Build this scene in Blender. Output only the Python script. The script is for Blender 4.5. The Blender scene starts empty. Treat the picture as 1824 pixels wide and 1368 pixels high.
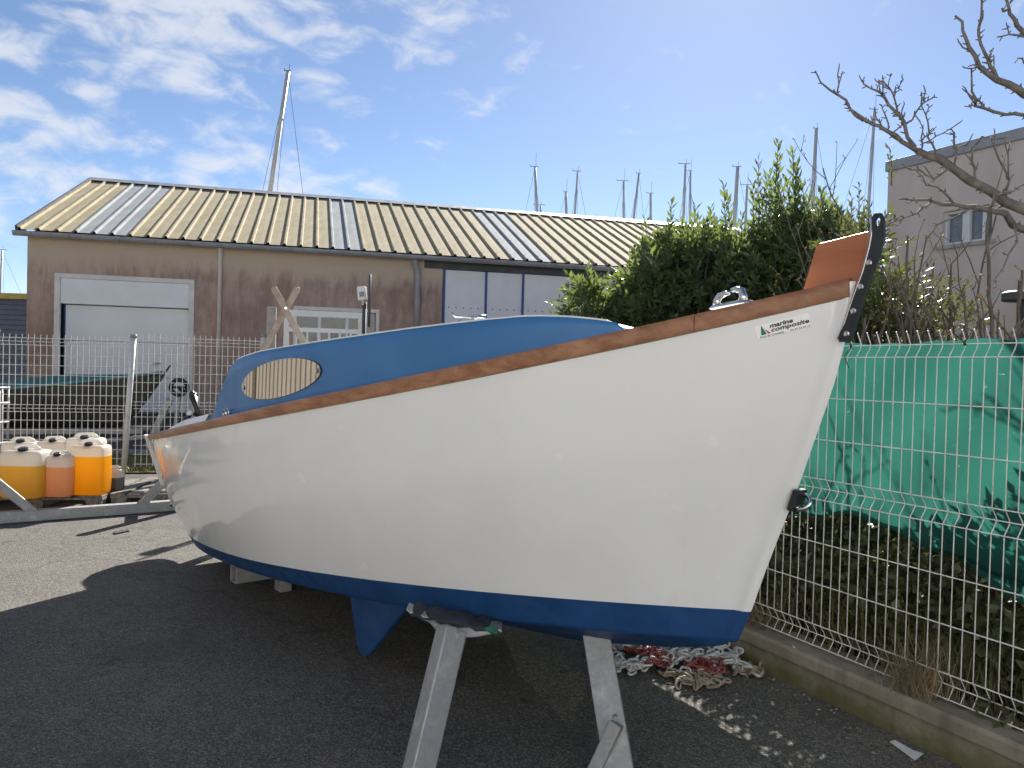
import bpy, math, random
import numpy as np
from mathutils import Vector, Matrix
from mathutils.bvhtree import BVHTree

random.seed(7); rng = np.random.default_rng(11)
scn = bpy.context.scene
col = scn.collection
PI = math.pi
R_ = math.radians

# ------------------------------------------------------------------ camera
FPX, CXP, CYP = 1400.0, 912.0, 684.0            # focal length and centre in photo pixels
CAM = np.array([0.0, 0.0, 1.5])
PITCH, ROLL = R_(-1.02), R_(1.5)
FW = np.array([0, math.cos(PITCH), math.sin(PITCH)])
_r = np.array([1.0, 0, 0]); _u = np.cross(_r, FW)
RT = _r * math.cos(ROLL) + _u * math.sin(ROLL)
UP = _u * math.cos(ROLL) - _r * math.sin(ROLL)
cd = bpy.data.cameras.new('camera'); cam = bpy.data.objects.new('camera', cd); col.objects.link(cam)
cd.sensor_width = 36.0; cd.lens = FPX / 1824 * 36.0; cd.clip_end = 3000; cd.clip_start = 0.05
cam.matrix_world = Matrix(((RT[0], UP[0], -FW[0], CAM[0]), (RT[1], UP[1], -FW[1], CAM[1]), (RT[2], UP[2], -FW[2], CAM[2]), (0, 0, 0, 1)))
scn.camera = cam

# ------------------------------------------------------------------ sun, sky, exposure
SUN_AZ, SUN_EL = R_(15), R_(34)
SUN = Vector((math.sin(SUN_AZ) * math.cos(SUN_EL), math.cos(SUN_AZ) * math.cos(SUN_EL), math.sin(SUN_EL)))
sl = bpy.data.lights.new('sun', 'SUN'); sl.energy = 3.2; sl.angle = R_(0.53); sl.color = (1.0, 0.955, 0.88)
so = bpy.data.objects.new('sun', sl); col.objects.link(so)
so.rotation_euler = (-SUN).to_track_quat('-Z', 'Y').to_euler()
so.location = (6, 20, 20)

SKY_STRENGTH = 0.0385
w = bpy.data.worlds.new('World'); scn.world = w; w.use_nodes = True
wn, wl_ = w.node_tree.nodes, w.node_tree.links
wn.clear()
def N(t, **k):
    n = wn.new(t)
    for a, v in k.items(): setattr(n, a, v)
    return n
out = N('ShaderNodeOutputWorld'); bg = N('ShaderNodeBackground'); bg.inputs[1].default_value = SKY_STRENGTH
sky = N('ShaderNodeTexSky', sky_type='NISHITA', sun_disc=False)
sky.sun_elevation = SUN_EL; sky.sun_rotation = SUN_AZ
sky.air_density = 1.0; sky.dust_density = 1.5; sky.ozone_density = 2.0; sky.altitude = 3000
tc = N('ShaderNodeTexCoord')
sep = N('ShaderNodeSeparateXYZ'); wl_.new(tc.outputs['Generated'], sep.inputs[0])
def M(op, a, b=None, clamp=False):
    n = N('ShaderNodeMath', operation=op, use_clamp=clamp)
    for i, v in enumerate((a, b)):
        if v is None: continue
        if isinstance(v, (int, float)): n.inputs[i].default_value = v
        else: wl_.new(v, n.inputs[i])
    return n.outputs[0]
mp = N('ShaderNodeMapping'); mp.inputs['Rotation'].default_value = (0, R_(-33), 0); mp.inputs['Scale'].default_value = (1.0, 1.0, 2.0)
wl_.new(tc.outputs['Generated'], mp.inputs[0])
def noise(vec, sc, det, rough, dist=0.0):
    n = N('ShaderNodeTexNoise'); n.inputs['Scale'].default_value = sc; n.inputs['Detail'].default_value = det
    n.inputs['Roughness'].default_value = rough; n.inputs['Distortion'].default_value = dist
    wl_.new(vec, n.inputs['Vector']); return n.outputs[0]
n1 = noise(mp.outputs[0], 17.0, 6, 0.56, 0.35)
n2 = noise(mp.outputs[0], 4.2, 3, 0.5)
# the cloud bank lies to the west (camera left) and thins out to the east
bank = N('ShaderNodeMapRange', interpolation_type='SMOOTHSTEP'); wl_.new(sep.outputs[0], bank.inputs[0])
for i_, v_ in enumerate((-0.02, -0.34, -0.16, 0.045)): bank.inputs[i_ + 1].default_value = v_
bank.inputs[1].default_value = -0.30; bank.inputs[2].default_value = -0.02; bank.inputs[3].default_value = 0.045; bank.inputs[4].default_value = -0.16
dens = M('ADD', M('ADD', n1, M('MULTIPLY', M('SUBTRACT', n2, 0.5), 0.55)), bank.outputs[0])
ramp = N('ShaderNodeMapRange', interpolation_type='SMOOTHSTEP')
ramp.inputs[1].default_value = 0.42; ramp.inputs[2].default_value = 0.74; ramp.inputs[3].default_value = 0; ramp.inputs[4].default_value = 0.66
wl_.new(dens, ramp.inputs[0])
lowfade = N('ShaderNodeMapRange', interpolation_type='SMOOTHSTEP'); lowfade.inputs[1].default_value = 0.02; lowfade.inputs[2].default_value = 0.16
wl_.new(sep.outputs[2], lowfade.inputs[0])
cf = M('MULTIPLY', ramp.outputs[0], lowfade.outputs[0])
mixc = N('ShaderNodeMix', data_type='RGBA'); wl_.new(cf, mixc.inputs[0]); wl_.new(sky.outputs[0], mixc.inputs[6])
mixc.inputs[7].default_value = (6.3, 6.4, 6.6, 1)
wl_.new(mixc.outputs[2], bg.inputs[0]); wl_.new(bg.outputs[0], out.inputs[0])

vs = scn.view_settings
vs.view_transform = 'Standard'; vs.look = 'None'; vs.gamma = 1.0; vs.use_curve_mapping = False
vs.exposure = 1.9
scn.cycles.max_bounces = 8; scn.cycles.transparent_max_bounces = 16
scn.cycles.sample_clamp_indirect = 6.0

# ------------------------------------------------------------------ pixel helpers: photo pixel + distance or plane -> world point
def ray(px, py): return FW + RT * (px - CXP) / FPX - UP * (py - CYP) / FPX
def at_y(px, py, Y):
    d = ray(px, py); return CAM + d * (Y / d[1])
def at_z(px, py, z=0.0):
    d = ray(px, py); return CAM + d * ((z - CAM[2]) / d[2])
def at_pl(px, py, p0, n):
    d = ray(px, py); return CAM + d * (np.dot(np.asarray(p0) - CAM, n) / np.dot(d, n))
def V(*a): return np.array(a, float)
def unit(v): v = np.asarray(v, float); return v / np.linalg.norm(v)

# ------------------------------------------------------------------ materials
class MT:
    def __init__(s, name):
        s.m = bpy.data.materials.new(name); s.m.use_nodes = True
        s.n = s.m.node_tree.nodes; s.l = s.m.node_tree.links; s.n.clear()
        s.out = s.n.new('ShaderNodeOutputMaterial'); s.geo = None
    def node(s, t, **k):
        n = s.n.new(t)
        for a, v in k.items(): setattr(n, a, v)
        return n
    def put(s, v, sock):
        if isinstance(v, (int, float)): sock.default_value = v
        elif isinstance(v, (tuple, list)): sock.default_value = tuple(v) + ((1,) if len(v) == 3 and len(sock.default_value) == 4 else ())
        else: s.l.new(v, sock)
    def pos(s):
        if s.geo is None: s.geo = s.node('ShaderNodeNewGeometry').outputs['Position']
        return s.geo
    def map(s, vec, sc=(1, 1, 1), rot=(0, 0, 0)):
        n = s.node('ShaderNodeMapping'); n.inputs['Scale'].default_value = sc; n.inputs['Rotation'].default_value = rot
        s.l.new(vec, n.inputs[0]); return n.outputs[0]
    def noise(s, sc=5, det=5, rough=0.55, vec=None, dist=0.0):
        n = s.node('ShaderNodeTexNoise'); n.inputs['Scale'].default_value = sc; n.inputs['Detail'].default_value = det
        n.inputs['Roughness'].default_value = rough; n.inputs['Distortion'].default_value = dist
        s.l.new(vec if vec is not None else s.pos(), n.inputs['Vector']); return n.outputs[0]
    def voro(s, sc=50, vec=None, feat='F1', o='Distance'):
        n = s.node('ShaderNodeTexVoronoi', feature=feat); n.inputs['Scale'].default_value = sc
        s.l.new(vec if vec is not None else s.pos(), n.inputs['Vector']); return n.outputs[o]
    def rng(s, v, a, b, c=0.0, d=1.0, smooth=True):
        n = s.node('ShaderNodeMapRange'); n.interpolation_type = 'SMOOTHSTEP' if smooth else 'LINEAR'
        s.l.new(v, n.inputs[0])
        for i, x in enumerate((a, b, c, d)): n.inputs[i + 1].default_value = x
        return n.outputs[0]
    def mix(s, f, a, b, mode='MIX'):
        n = s.node('ShaderNodeMix', data_type='RGBA', blend_type=mode)
        s.put(f, n.inputs[0]); s.put(a, n.inputs[6]); s.put(b, n.inputs[7]); return n.outputs[2]
    def math(s, op, a, b=0.0):
        n = s.node('ShaderNodeMath', operation=op); s.put(a, n.inputs[0]); s.put(b, n.inputs[1]); return n.outputs[0]
    def sepz(s, i=2):
        n = s.node('ShaderNodeSeparateXYZ'); s.l.new(s.pos(), n.inputs[0]); return n.outputs[i]
    def bump(s, h, st=0.3, d=0.01):
        n = s.node('ShaderNodeBump'); n.inputs['Strength'].default_value = st; n.inputs['Distance'].default_value = d
        s.l.new(h, n.inputs['Height']); return n.outputs[0]
    def bsdf(s, c, rough=0.5, metal=0.0, spec=0.5, normal=None, coat=0.0, coatr=0.05):
        p = s.node('ShaderNodeBsdfPrincipled')
        s.put(c, p.inputs['Base Color']); s.put(rough, p.inputs['Roughness']); s.put(metal, p.inputs['Metallic'])
        s.put(spec, p.inputs['Specular IOR Level'])
        if coat: p.inputs['Coat Weight'].default_value = coat; p.inputs['Coat Roughness'].default_value = coatr
        if normal is not None: s.l.new(normal, p.inputs['Normal'])
        return p.outputs[0]
    def end(s, sh): s.l.new(sh, s.out.inputs[0]); return s.m

def sc3(c, k): return tuple(min(1, x * k) for x in c)
def simple(name, c, rough=0.5, metal=0.0, var=0.2, scale=6.0, bump=0.0, bs=80.0, spec=0.5, coat=0.0, dirt=None, dirtamt=0.5):
    t = MT(name)
    f = t.rng(t.noise(scale, 6, 0.6), 0.3, 0.7)
    cc = t.mix(f, sc3(c, 1 - var), sc3(c, 1 + var))
    if dirt:
        g = t.rng(t.noise(scale * 0.6, 8, 0.7), 0.5, 0.7, 0, dirtamt)
        cc = t.mix(g, cc, dirt)
    nm = t.bump(t.noise(bs, 4, 0.6), bump, 0.005) if bump else None
    rr = t.rng(t.noise(scale * 2, 4), 0.3, 0.7, max(0.02, rough * 0.8), min(1, rough * 1.2))
    return t.end(t.bsdf(cc, rr, metal, spec, nm, coat))
def translucent(name, c, tr=0.5, rough=0.6, var=0.2, scale=10.0, spec=0.4, tc=None, gloss=None):
    t = MT(name)
    f = t.rng(t.noise(scale, 4), 0.3, 0.7)
    cc = t.mix(f, sc3(c, 1 - var), sc3(c, 1 + var))
    a = t.bsdf(cc, rough, 0, spec)
    b = t.node('ShaderNodeBsdfTranslucent'); 
    if tc: t.put(tc, b.inputs[0])
    else: t.put(cc, b.inputs[0])
    m = t.node('ShaderNodeMixShader'); m.inputs[0].default_value = tr
    t.l.new(a, m.inputs[1]); t.l.new(b.outputs[0], m.inputs[2]); return t.end(m.outputs[0])

MAT = {}
def build_materials():
    # asphalt: worn grey-beige aggregate
    t = MT('asphalt')
    big = t.rng(t.noise(0.7, 6, 0.6), 0.35, 0.68)
    mid = t.rng(t.noise(5, 6, 0.65), 0.3, 0.7)
    c = t.mix(big, (0.105, 0.098, 0.088), (0.150, 0.140, 0.122))
    c = t.mix(t.math('MULTIPLY', mid, 0.5), c, (0.085, 0.080, 0.075))
    agg = t.voro(150, o='Color')
    sp = t.node('ShaderNodeSeparateColor'); t.l.new(agg, sp.inputs[0])
    c = t.mix(t.rng(sp.outputs[0], 0.55, 1.0, 0, 0.75), c, (0.28, 0.26, 0.225))
    c = t.mix(t.rng(sp.outputs[1], 0.6, 1.0, 0, 0.75), c, (0.03, 0.03, 0.03))
    c = t.mix(t.rng(t.noise(2.2, 8, 0.72), 0.60, 0.68, 0, 0.55), c, (0.055, 0.052, 0.05))
    wob = t.node('ShaderNodeVectorMath', operation='ADD'); nz_ = t.node('ShaderNodeTexNoise'); nz_.inputs['Scale'].default_value = 1.6; nz_.inputs['Detail'].default_value = 6; t.l.new(t.pos(), nz_.inputs['Vector']); t.l.new(t.pos(), wob.inputs[0]); t.l.new(nz_.outputs['Color'], wob.inputs[1])
    ck = t.voro(0.23, wob.outputs[0], 'DISTANCE_TO_EDGE'); c = t.mix(t.rng(ck, 0.001, 0.004, 0.30, 0), c, (0.022, 0.021, 0.02))
    c = t.mix(t.rng(t.noise(0.9, 3, 0.5), 0.60, 0.64, 0, 0.35), c, (0.07, 0.068, 0.066))
    c = t.mix(t.rng(t.noise(1.7, 7, 0.75), 0.63, 0.75, 0, 0.5), c, (0.20, 0.185, 0.155))
    c = t.mix(t.rng(t.noise(3.1, 4, 0.6), 0.70, 0.74, 0, 0.6), c, (0.03, 0.029, 0.028))
    h = t.math('ADD', t.voro(150), t.math('MULTIPLY', t.noise(30, 5), 0.8))
    MAT['asphalt'] = t.end(t.bsdf(c, 0.92, 0, 0.25, t.bump(h, 0.55, 0.006)))
    # gelcoat white
    t = MT('white_gelcoat')
    c = t.mix(t.rng(t.noise(1.6, 5, 0.6), 0.35, 0.7), (0.80, 0.80, 0.79), (0.85, 0.85, 0.84))
    c = t.mix(t.rng(t.noise(7, 8, 0.7, t.map(t.pos(), (1, 1, 0.25))), 0.62, 0.78, 0, 0.18), c, (0.55, 0.53, 0.47))
    wv = t.bump(t.noise(1.7, 2, 0.4), 0.10, 0.02)
    MAT['gelcoat'] = t.end(t.bsdf(c, t.rng(t.noise(9, 4), 0.3, 0.75, 0.12, 0.28), 0, 0.45, wv, 0.6, 0.03))
    MAT['deck_white'] = simple('deck_white', (0.78, 0.78, 0.76), 0.35, var=0.04)
    # antifouling and cabin blue
    t = MT('bottom_blue')
    c = t.mix(t.rng(t.noise(6, 6, 0.65), 0.3, 0.7), (0.010, 0.050, 0.158), (0.015, 0.072, 0.21)); c = t.mix(t.rng(t.noise(4, 9, 0.75, t.map(t.pos(), (1, 1, 3))), 0.52, 0.75, 0, 0.35), c, (0.05, 0.12, 0.24))
    MAT['blue_bottom'] = t.end(t.bsdf(c, t.rng(t.noise(14, 5), 0.3, 0.7, 0.42, 0.62), 0, 0.4, t.bump(t.noise(60, 4), 0.12, 0.004)))
    t = MT('cabin_blue')
    c = t.mix(t.rng(t.noise(3, 5, 0.6), 0.3, 0.7), (0.038, 0.158, 0.365), (0.048, 0.188, 0.415))
    MAT['cabin_blue'] = t.end(t.bsdf(c, t.rng(t.noise(9, 4), 0.3, 0.7, 0.30, 0.40), 0, 0.5, t.bump(t.noise(40, 3), 0.05, 0.003)))
    # varnished wood with grain along the local length of the boat
    def wood(name, a, b, rot, rough=0.4, stretch=0.06, sc=28):
        t = MT(name)
        v = t.map(t.map(t.pos(), (1, 1, 1), (0, 0, rot)), (stretch, 1, 1))
        g = t.noise(sc, 7, 0.65, v, 0.4)
        g2 = t.noise(2.5, 4, 0.5)
        c = t.mix(t.rng(g, 0.32, 0.68), a, b)
        c = t.mix(t.rng(g2, 0.4, 0.7, 0, 0.45), c, sc3(a, 0.75))
        return t.end(t.bsdf(c, rough, 0, 0.4, t.bump(g, 0.25, 0.003)))
    MAT['wood_rail'] = wood('varnished_wood', (0.25, 0.105, 0.052), (0.43, 0.215, 0.115), R_(50.7))
    MAT['plywood'] = wood('orange_plywood', (0.36, 0.115, 0.052), (0.45, 0.165, 0.080), R_(50.7), 0.38, 0.2, 12)
    MAT['wood_grey'] = wood('weathered_wood', (0.10, 0.088, 0.072), (0.30, 0.27, 0.23), R_(90), 0.85, 0.05, 30)
    MAT['wood_board'] = wood('crutch_wood', (0.22, 0.165, 0.12), (0.33, 0.265, 0.20), 0.0, 0.55, 1.0, 20)
    MAT['stem_black'] = simple('stem_black', (0.018, 0.022, 0.026), 0.42, 0.0, 0.3, 10, 0.08)
    MAT['steel'] = simple('stainless', (0.62, 0.62, 0.62), 0.18, 1.0, 0.08, 20)
    t = MT('galvanised')
    sp = t.voro(75, o='Color'); s2 = t.node('ShaderNodeSeparateColor'); t.l.new(sp, s2.inputs[0])
    c = t.mix(s2.outputs[0], (0.30, 0.305, 0.31), (0.345, 0.35, 0.355))
    c = t.mix(t.rng(t.noise(9, 8, 0.7), 0.52, 0.68, 0, 0.7), c, (0.50, 0.49, 0.46))
    c = t.mix(t.rng(t.noise(5, 8, 0.75), 0.62, 0.72, 0, 0.6), c, (0.14, 0.10, 0.07))
    MAT['galv'] = t.end(t.bsdf(c, t.rng(t.noise(20, 5), 0.3, 0.7, 0.42, 0.68), 0.45, 0.4, t.bump(t.noise(70, 5), 0.2, 0.003)))
    MAT['fence_white'] = simple('fence_white', (0.66, 0.65, 0.62), 0.45, var=0.1, scale=15, dirt=(0.35, 0.32, 0.27), dirtamt=0.5)
    MAT['black'] = simple('black_plastic', (0.014, 0.014, 0.017), 0.4, var=0.3)
    MAT['rubber'] = simple('black_rubber', (0.02, 0.02, 0.02), 0.8, var=0.3)
    MAT['white_paint'] = simple('white_paint', (0.72, 0.72, 0.70), 0.4, var=0.05, dirt=(0.5, 0.48, 0.43), dirtamt=0.3)
    MAT['grey_dark'] = simple('dark_grey', (0.07, 0.072, 0.075), 0.6, var=0.25)
    # window: mirror-like tinted acrylic
    t = MT('mirrored_acrylic'); 
    MAT['mirror'] = t.end(t.bsdf((0.60, 0.55, 0.48), 0.025, 0.92, 0.6))
    # warehouse render with mildew streaks
    t = MT('stained_render')
    z = t.sepz()
    st = t.noise(1.0, 8, 0.72, t.map(t.pos(), (6.5, 6.5, 1.3)))
    bl = t.noise(0.55, 6, 0.65)
    edge = t.math('ADD', z, t.math('MULTIPLY', t.math('ADD', t.math('MULTIPLY', st, 0.6), bl), -0.95))
    clean = t.rng(edge, 2.30, 2.75)
    c = t.mix(t.rng(t.noise(1.1, 7, 0.65), 0.3, 0.7), (0.48, 0.32, 0.25), (0.56, 0.43, 0.35))
    c = t.mix(t.rng(t.math('ADD', t.math('MULTIPLY', st, .5), t.math('MULTIPLY', t.noise(0.9, 7, 0.65), .5)), 0.40, 0.60, 0, 0.74), c, (0.25, 0.175, 0.135))
    c = t.mix(t.rng(t.noise(26, 6, 0.75), 0.5, 0.72, 0, 0.45), c, (0.25, 0.185, 0.155))
    c = t.mix(clean, c, (0.58, 0.465, 0.35))
    hh = t.noise(55, 6, 0.7)
    MAT['render'] = t.end(t.bsdf(c, 0.95, 0, 0.15, t.bump(hh, 0.5, 0.012)))
    t = MT('pink_grey_render')
    st = t.noise(1.2, 7, 0.6, t.map(t.pos(), (2, 2, 0.35)))
    c = t.mix(t.rng(st, 0.3, 0.7), (0.58, 0.48, 0.43), (0.66, 0.56, 0.505))
    MAT['render_pink'] = t.end(t.bsdf(c, 0.95, 0, 0.2, t.bump(t.noise(60, 5), 0.3, 0.01)))
    # cream roof sheet with lichen
    def roofm(name, a, b, lich):
        t = MT(name)
        s_ = t.noise(1.4, 8, 0.7, t.map(t.pos(), (4, 1.0, 1.0), (0, 0, R_(-14))))
        c = t.mix(t.rng(s_, 0.3, 0.7), a, b)
        c = t.mix(t.rng(t.noise(2.4, 9, 0.75), 0.55, 0.72, 0, lich), c, (0.20, 0.17, 0.07))
        return t.end(t.bsdf(c, 0.85, 0, 0.12, t.bump(t.noise(25, 5), 0.1, 0.01)))
    MAT['roof'] = roofm('cream_roof_sheet', (0.33, 0.28, 0.175), (0.43, 0.37, 0.25), 0.6)
    MAT['roof_clear'] = roofm('fibreglass_skylight', (0.27, 0.285, 0.29), (0.36, 0.375, 0.38), 0.25)
    MAT['gutter'] = simple('grey_gutter', (0.30, 0.305, 0.32), 0.45, var=0.12, scale=3, dirt=(0.15, 0.14, 0.13))
    MAT['door_white'] = simple('door_white', (0.83, 0.83, 0.81), 0.5, var=0.04, scale=2)
    MAT['frame_cream'] = simple('frame_cream', (0.74, 0.69, 0.63), 0.6, var=0.08)
    MAT['panel_lilac'] = simple('pale_panel', (0.80, 0.79, 0.80), 0.45, var=0.04, scale=2)
    MAT['blue_trim'] = simple('blue_trim', (0.03, 0.09, 0.24), 0.45)
    MAT['slate_clad'] = simple('slate_cladding', (0.105, 0.125, 0.155), 0.5, var=0.12)
    MAT['yellow_trim'] = simple('yellow_trim', (0.52, 0.36, 0.06), 0.5)
    MAT['glass_dark'] = simple('dark_glass', (0.03, 0.035, 0.045), 0.06, var=0.2, spec=0.8)
    MAT['glass_pale'] = simple('pale_glass', (0.17, 0.19, 0.22), 0.08, var=0.15, spec=0.8)
    MAT['concrete_dark'] = simple('dark_concrete', (0.10, 0.095, 0.085), 0.95, var=0.25, bump=0.3)
    MAT['concrete_pale'] = simple('pale_concrete', (0.40, 0.375, 0.33), 0.9, var=0.15, bump=0.3)
    # low wall: olive concrete with moss toward its foot
    t = MT('mossy_concrete')
    n_ = t.noise(3, 8, 0.68)
    c = t.mix(t.rng(n_, 0.3, 0.7), (0.205, 0.180, 0.140), (0.33, 0.30, 0.245))
    c = t.mix(t.rng(t.noise(1.0, 6, 0.6, t.map(t.pos(), (7, 7, 0.8))), 0.5, 0.7, 0, 0.55), c, (0.12, 0.10, 0.075))
    ms = t.math('ADD', t.math('MULTIPLY', t.sepz(), -4.5), t.math('MULTIPLY', t.noise(5, 7, 0.7), 1.3))
    c = t.mix(t.rng(ms, 0.05, 0.55, 0, 0.8), c, (0.095, 0.092, 0.028))
    MAT['wall_moss'] = t.end(t.bsdf(c, 0.95, 0, 0.2, t.bump(t.noise(70, 6, 0.7), 0.4, 0.006)))
    t = MT('soil')
    c = t.mix(t.rng(t.noise(9, 8, 0.7), 0.3, 0.7), (0.030, 0.024, 0.017), (0.085, 0.068, 0.045))
    MAT['soil'] = t.end(t.bsdf(c, 1.0, 0, 0.1, t.bump(t.noise(25, 8, 0.7), 0.8, 0.03)))
    t = MT('dry_grass_ground')
    c = t.mix(t.rng(t.noise(2.5, 8, 0.7), 0.35, 0.65), (0.15, 0.15, 0.045), (0.27, 0.24, 0.13))
    MAT['verge'] = t.end(t.bsdf(c, 1.0, 0, 0.1, t.bump(t.noise(30, 8, 0.7), 0.6, 0.03)))
    # green screen netting
    t = MT('green_netting')
    wv = t.node('ShaderNodeTexWave', wave_type='BANDS', bands_direction='Z'); wv.inputs['Scale'].default_value = 42; wv.inputs['Distortion'].default_value = 0.4
    wv.inputs['Detail'].default_value = 1; t.l.new(t.pos(), wv.inputs['Vector'])
    cr = t.noise(3.0, 5, 0.6)
    c = t.mix(t.rng(wv.outputs[1], 0.2, 0.9), (0.017, 0.095, 0.072), (0.028, 0.140, 0.108))
    c = t.mix(t.rng(cr, 0.4, 0.7, 0, 0.3), c, (0.040, 0.165, 0.135))
    df = t.bsdf(c, 0.7, 0, 0.2)
    tl = t.node('ShaderNodeBsdfTranslucent'); t.put(t.mix(0.5, c, (0.038, 0.205, 0.160)), tl.inputs[0])
    m1 = t.node('ShaderNodeMixShader'); m1.inputs[0].default_value = 0.58; t.l.new(df, m1.inputs[1]); t.l.new(tl.outputs[0], m1.inputs[2])
    tp = t.node('ShaderNodeBsdfTransparent'); m2 = t.node('ShaderNodeMixShader')
    t.put(t.rng(wv.outputs[1], 0.0, 0.45, 0.05, 0.01), m2.inputs[0]); t.l.new(m1.outputs[0], m2.inputs[1]); t.l.new(tp.outputs[0], m2.inputs[2])
    MAT['net'] = t.end(m2.outputs[0])
    # foliage
    def leafm(name, a, b, tcol, rough=0.38, tr=0.28):
        t = MT(name)
        oi = t.noise(2.2, 4, 0.6); fine = t.voro(9, o='Color'); s3 = t.node('ShaderNodeSeparateColor'); t.l.new(fine, s3.inputs[0])
        c = t.mix(t.rng(oi, 0.3, 0.7), a, b); c = t.mix(t.math('MULTIPLY', s3.outputs[0], 0.5), c, sc3(b, 1.25))
        x = t.bsdf(c, rough, 0, 0.5)
        y = t.node('ShaderNodeBsdfTranslucent'); t.put(tcol, y.inputs[0])
        mm = t.node('ShaderNodeMixShader'); mm.inputs[0].default_value = tr
        t.l.new(x, mm.inputs[1]); t.l.new(y.outputs[0], mm.inputs[2]); return t.end(mm.outputs[0])
    MAT['leaf'] = leafm('laurel_leaf', (0.060, 0.088, 0.045), (0.105, 0.145, 0.068), (0.24, 0.31, 0.07), 0.26, 0.34)
    MAT['leaf_olive'] = leafm('olive_leaf', (0.050, 0.068, 0.028), (0.090, 0.105, 0.042), (0.20, 0.22, 0.06), 0.36, 0.25)
    MAT['leaf_ivy'] = leafm('ivy_leaf', (0.050, 0.062, 0.028), (0.115, 0.120, 0.058), (0.20, 0.23, 0.06), 0.36, 0.28)
    MAT['grass'] = leafm('grass_blade', (0.060, 0.085, 0.022), (0.12, 0.145, 0.045), (0.26, 0.31, 0.06), 0.5, 0.32)
    MAT['straw'] = leafm('straw', (0.19, 0.145, 0.085), (0.31, 0.245, 0.15), (0.35, 0.26, 0.13), 0.7, 0.25)
    MAT['bark'] = simple('grey_bark', (0.18, 0.155, 0.135), 0.85, var=0.35, scale=14, bump=0.5, bs=60)
    MAT['bark_brown'] = simple('brown_bark', (0.15, 0.12, 0.095), 0.9, var=0.35, scale=14, bump=0.5, bs=60)
    # chains
    MAT['chain_galv'] = simple('chain_galvanised', (0.55, 0.555, 0.56), 0.55, 0.15, 0.18, 25, 0.2, dirt=(0.25, 0.2, 0.15), dirtamt=0.5)
    MAT['chain_red'] = simple('chain_red', (0.22, 0.050, 0.050), 0.6, 0.0, 0.3, 25, 0.2, dirt=(0.25, 0.13, 0.10))
    MAT['chain_rust'] = simple('chain_rusty', (0.31, 0.255, 0.20), 0.75, 0.1, 0.3, 25, 0.3, dirt=(0.14, 0.075, 0.04), dirtamt=0.8)
    # jerrycan plastics
    MAT['hdpe'] = translucent('hdpe_white', (0.72, 0.70, 0.66), 0.5, 0.35, 0.05, tc=(0.80, 0.78, 0.72))
    MAT['can_yellow'] = translucent('yellow_liquid', (0.52, 0.31, 0.055), 0.6, 0.3, 0.08, tc=(0.85, 0.52, 0.08))
    MAT['can_peach'] = translucent('peach_liquid', (0.56, 0.32, 0.17), 0.6, 0.3, 0.08, tc=(0.85, 0.50, 0.28))
    MAT['can_orange'] = translucent('orange_liquid', (0.66, 0.32, 0.01), 0.6, 0.3, 0.05, tc=(0.95, 0.50, 0.015))
    MAT['can_grey'] = translucent('grey_liquid', (0.12, 0.115, 0.11), 0.2, 0.4, 0.1)
    MAT['teal'] = simple('teal_paint', (0.045, 0.20, 0.24), 0.5, var=0.2, dirt=(0.25, 0.32, 0.33))
    t = MT('old_hull')
    c = t.mix(t.rng(t.noise(2.5, 8, 0.7, t.map(t.pos(), (1, 1, 3))), 0.3, 0.7), (0.040, 0.040, 0.030), (0.095, 0.090, 0.072))
    MAT['old_hull'] = t.end(t.bsdf(c, 0.9, 0, 0.2, t.bump(t.noise(30, 6), 0.3, 0.01)))
    MAT['mast'] = simple('mast_alloy', (0.62, 0.59, 0.54), 0.45, 0.2, 0.1, 1)
    MAT['paper'] = simple('torn_paper', (0.62, 0.62, 0.62), 0.8, var=0.1, dirt=(0.3, 0.27, 0.22))
    MAT['carpet_dark'] = simple('dark_padding', (0.025, 0.03, 0.04), 0.95, var=0.5, scale=30, bump=0.8, bs=120)
    MAT['carpet_green'] = simple('green_padding', (0.02, 0.16, 0.09), 0.95, var=0.5, scale=30, bump=0.8, bs=120)
    MAT['sticker'] = simple('sticker_white', (0.92, 0.92, 0.92), 0.35, var=0.03)
    MAT['ink'] = simple('ink_black', (0.02, 0.02, 0.025), 0.5)
    MAT['ink_green'] = simple('ink_green', (0.01, 0.16, 0.07), 0.5)
    MAT['ink_red'] = simple('ink_red', (0.42, 0.03, 0.04), 0.5)
    t = MT('ribbed_cream_cladding')
    c = t.mix(t.rng(t.noise(0.8, 6, 0.6), 0.3, 0.7), (0.46, 0.42, 0.36), (0.54, 0.50, 0.44))
    MAT['cladding'] = t.end(t.bsdf(c, 0.6, 0, 0.3))
    MAT['pebble'] = simple('pale_grit', (0.26, 0.24, 0.21), 0.9, var=0.3, scale=40)
    MAT['dead_leaf'] = leafm('dead_leaf', (0.10, 0.065, 0.035), (0.20, 0.14, 0.08), (0.22, 0.13, 0.05), 0.7, 0.2)
build_materials()

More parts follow.
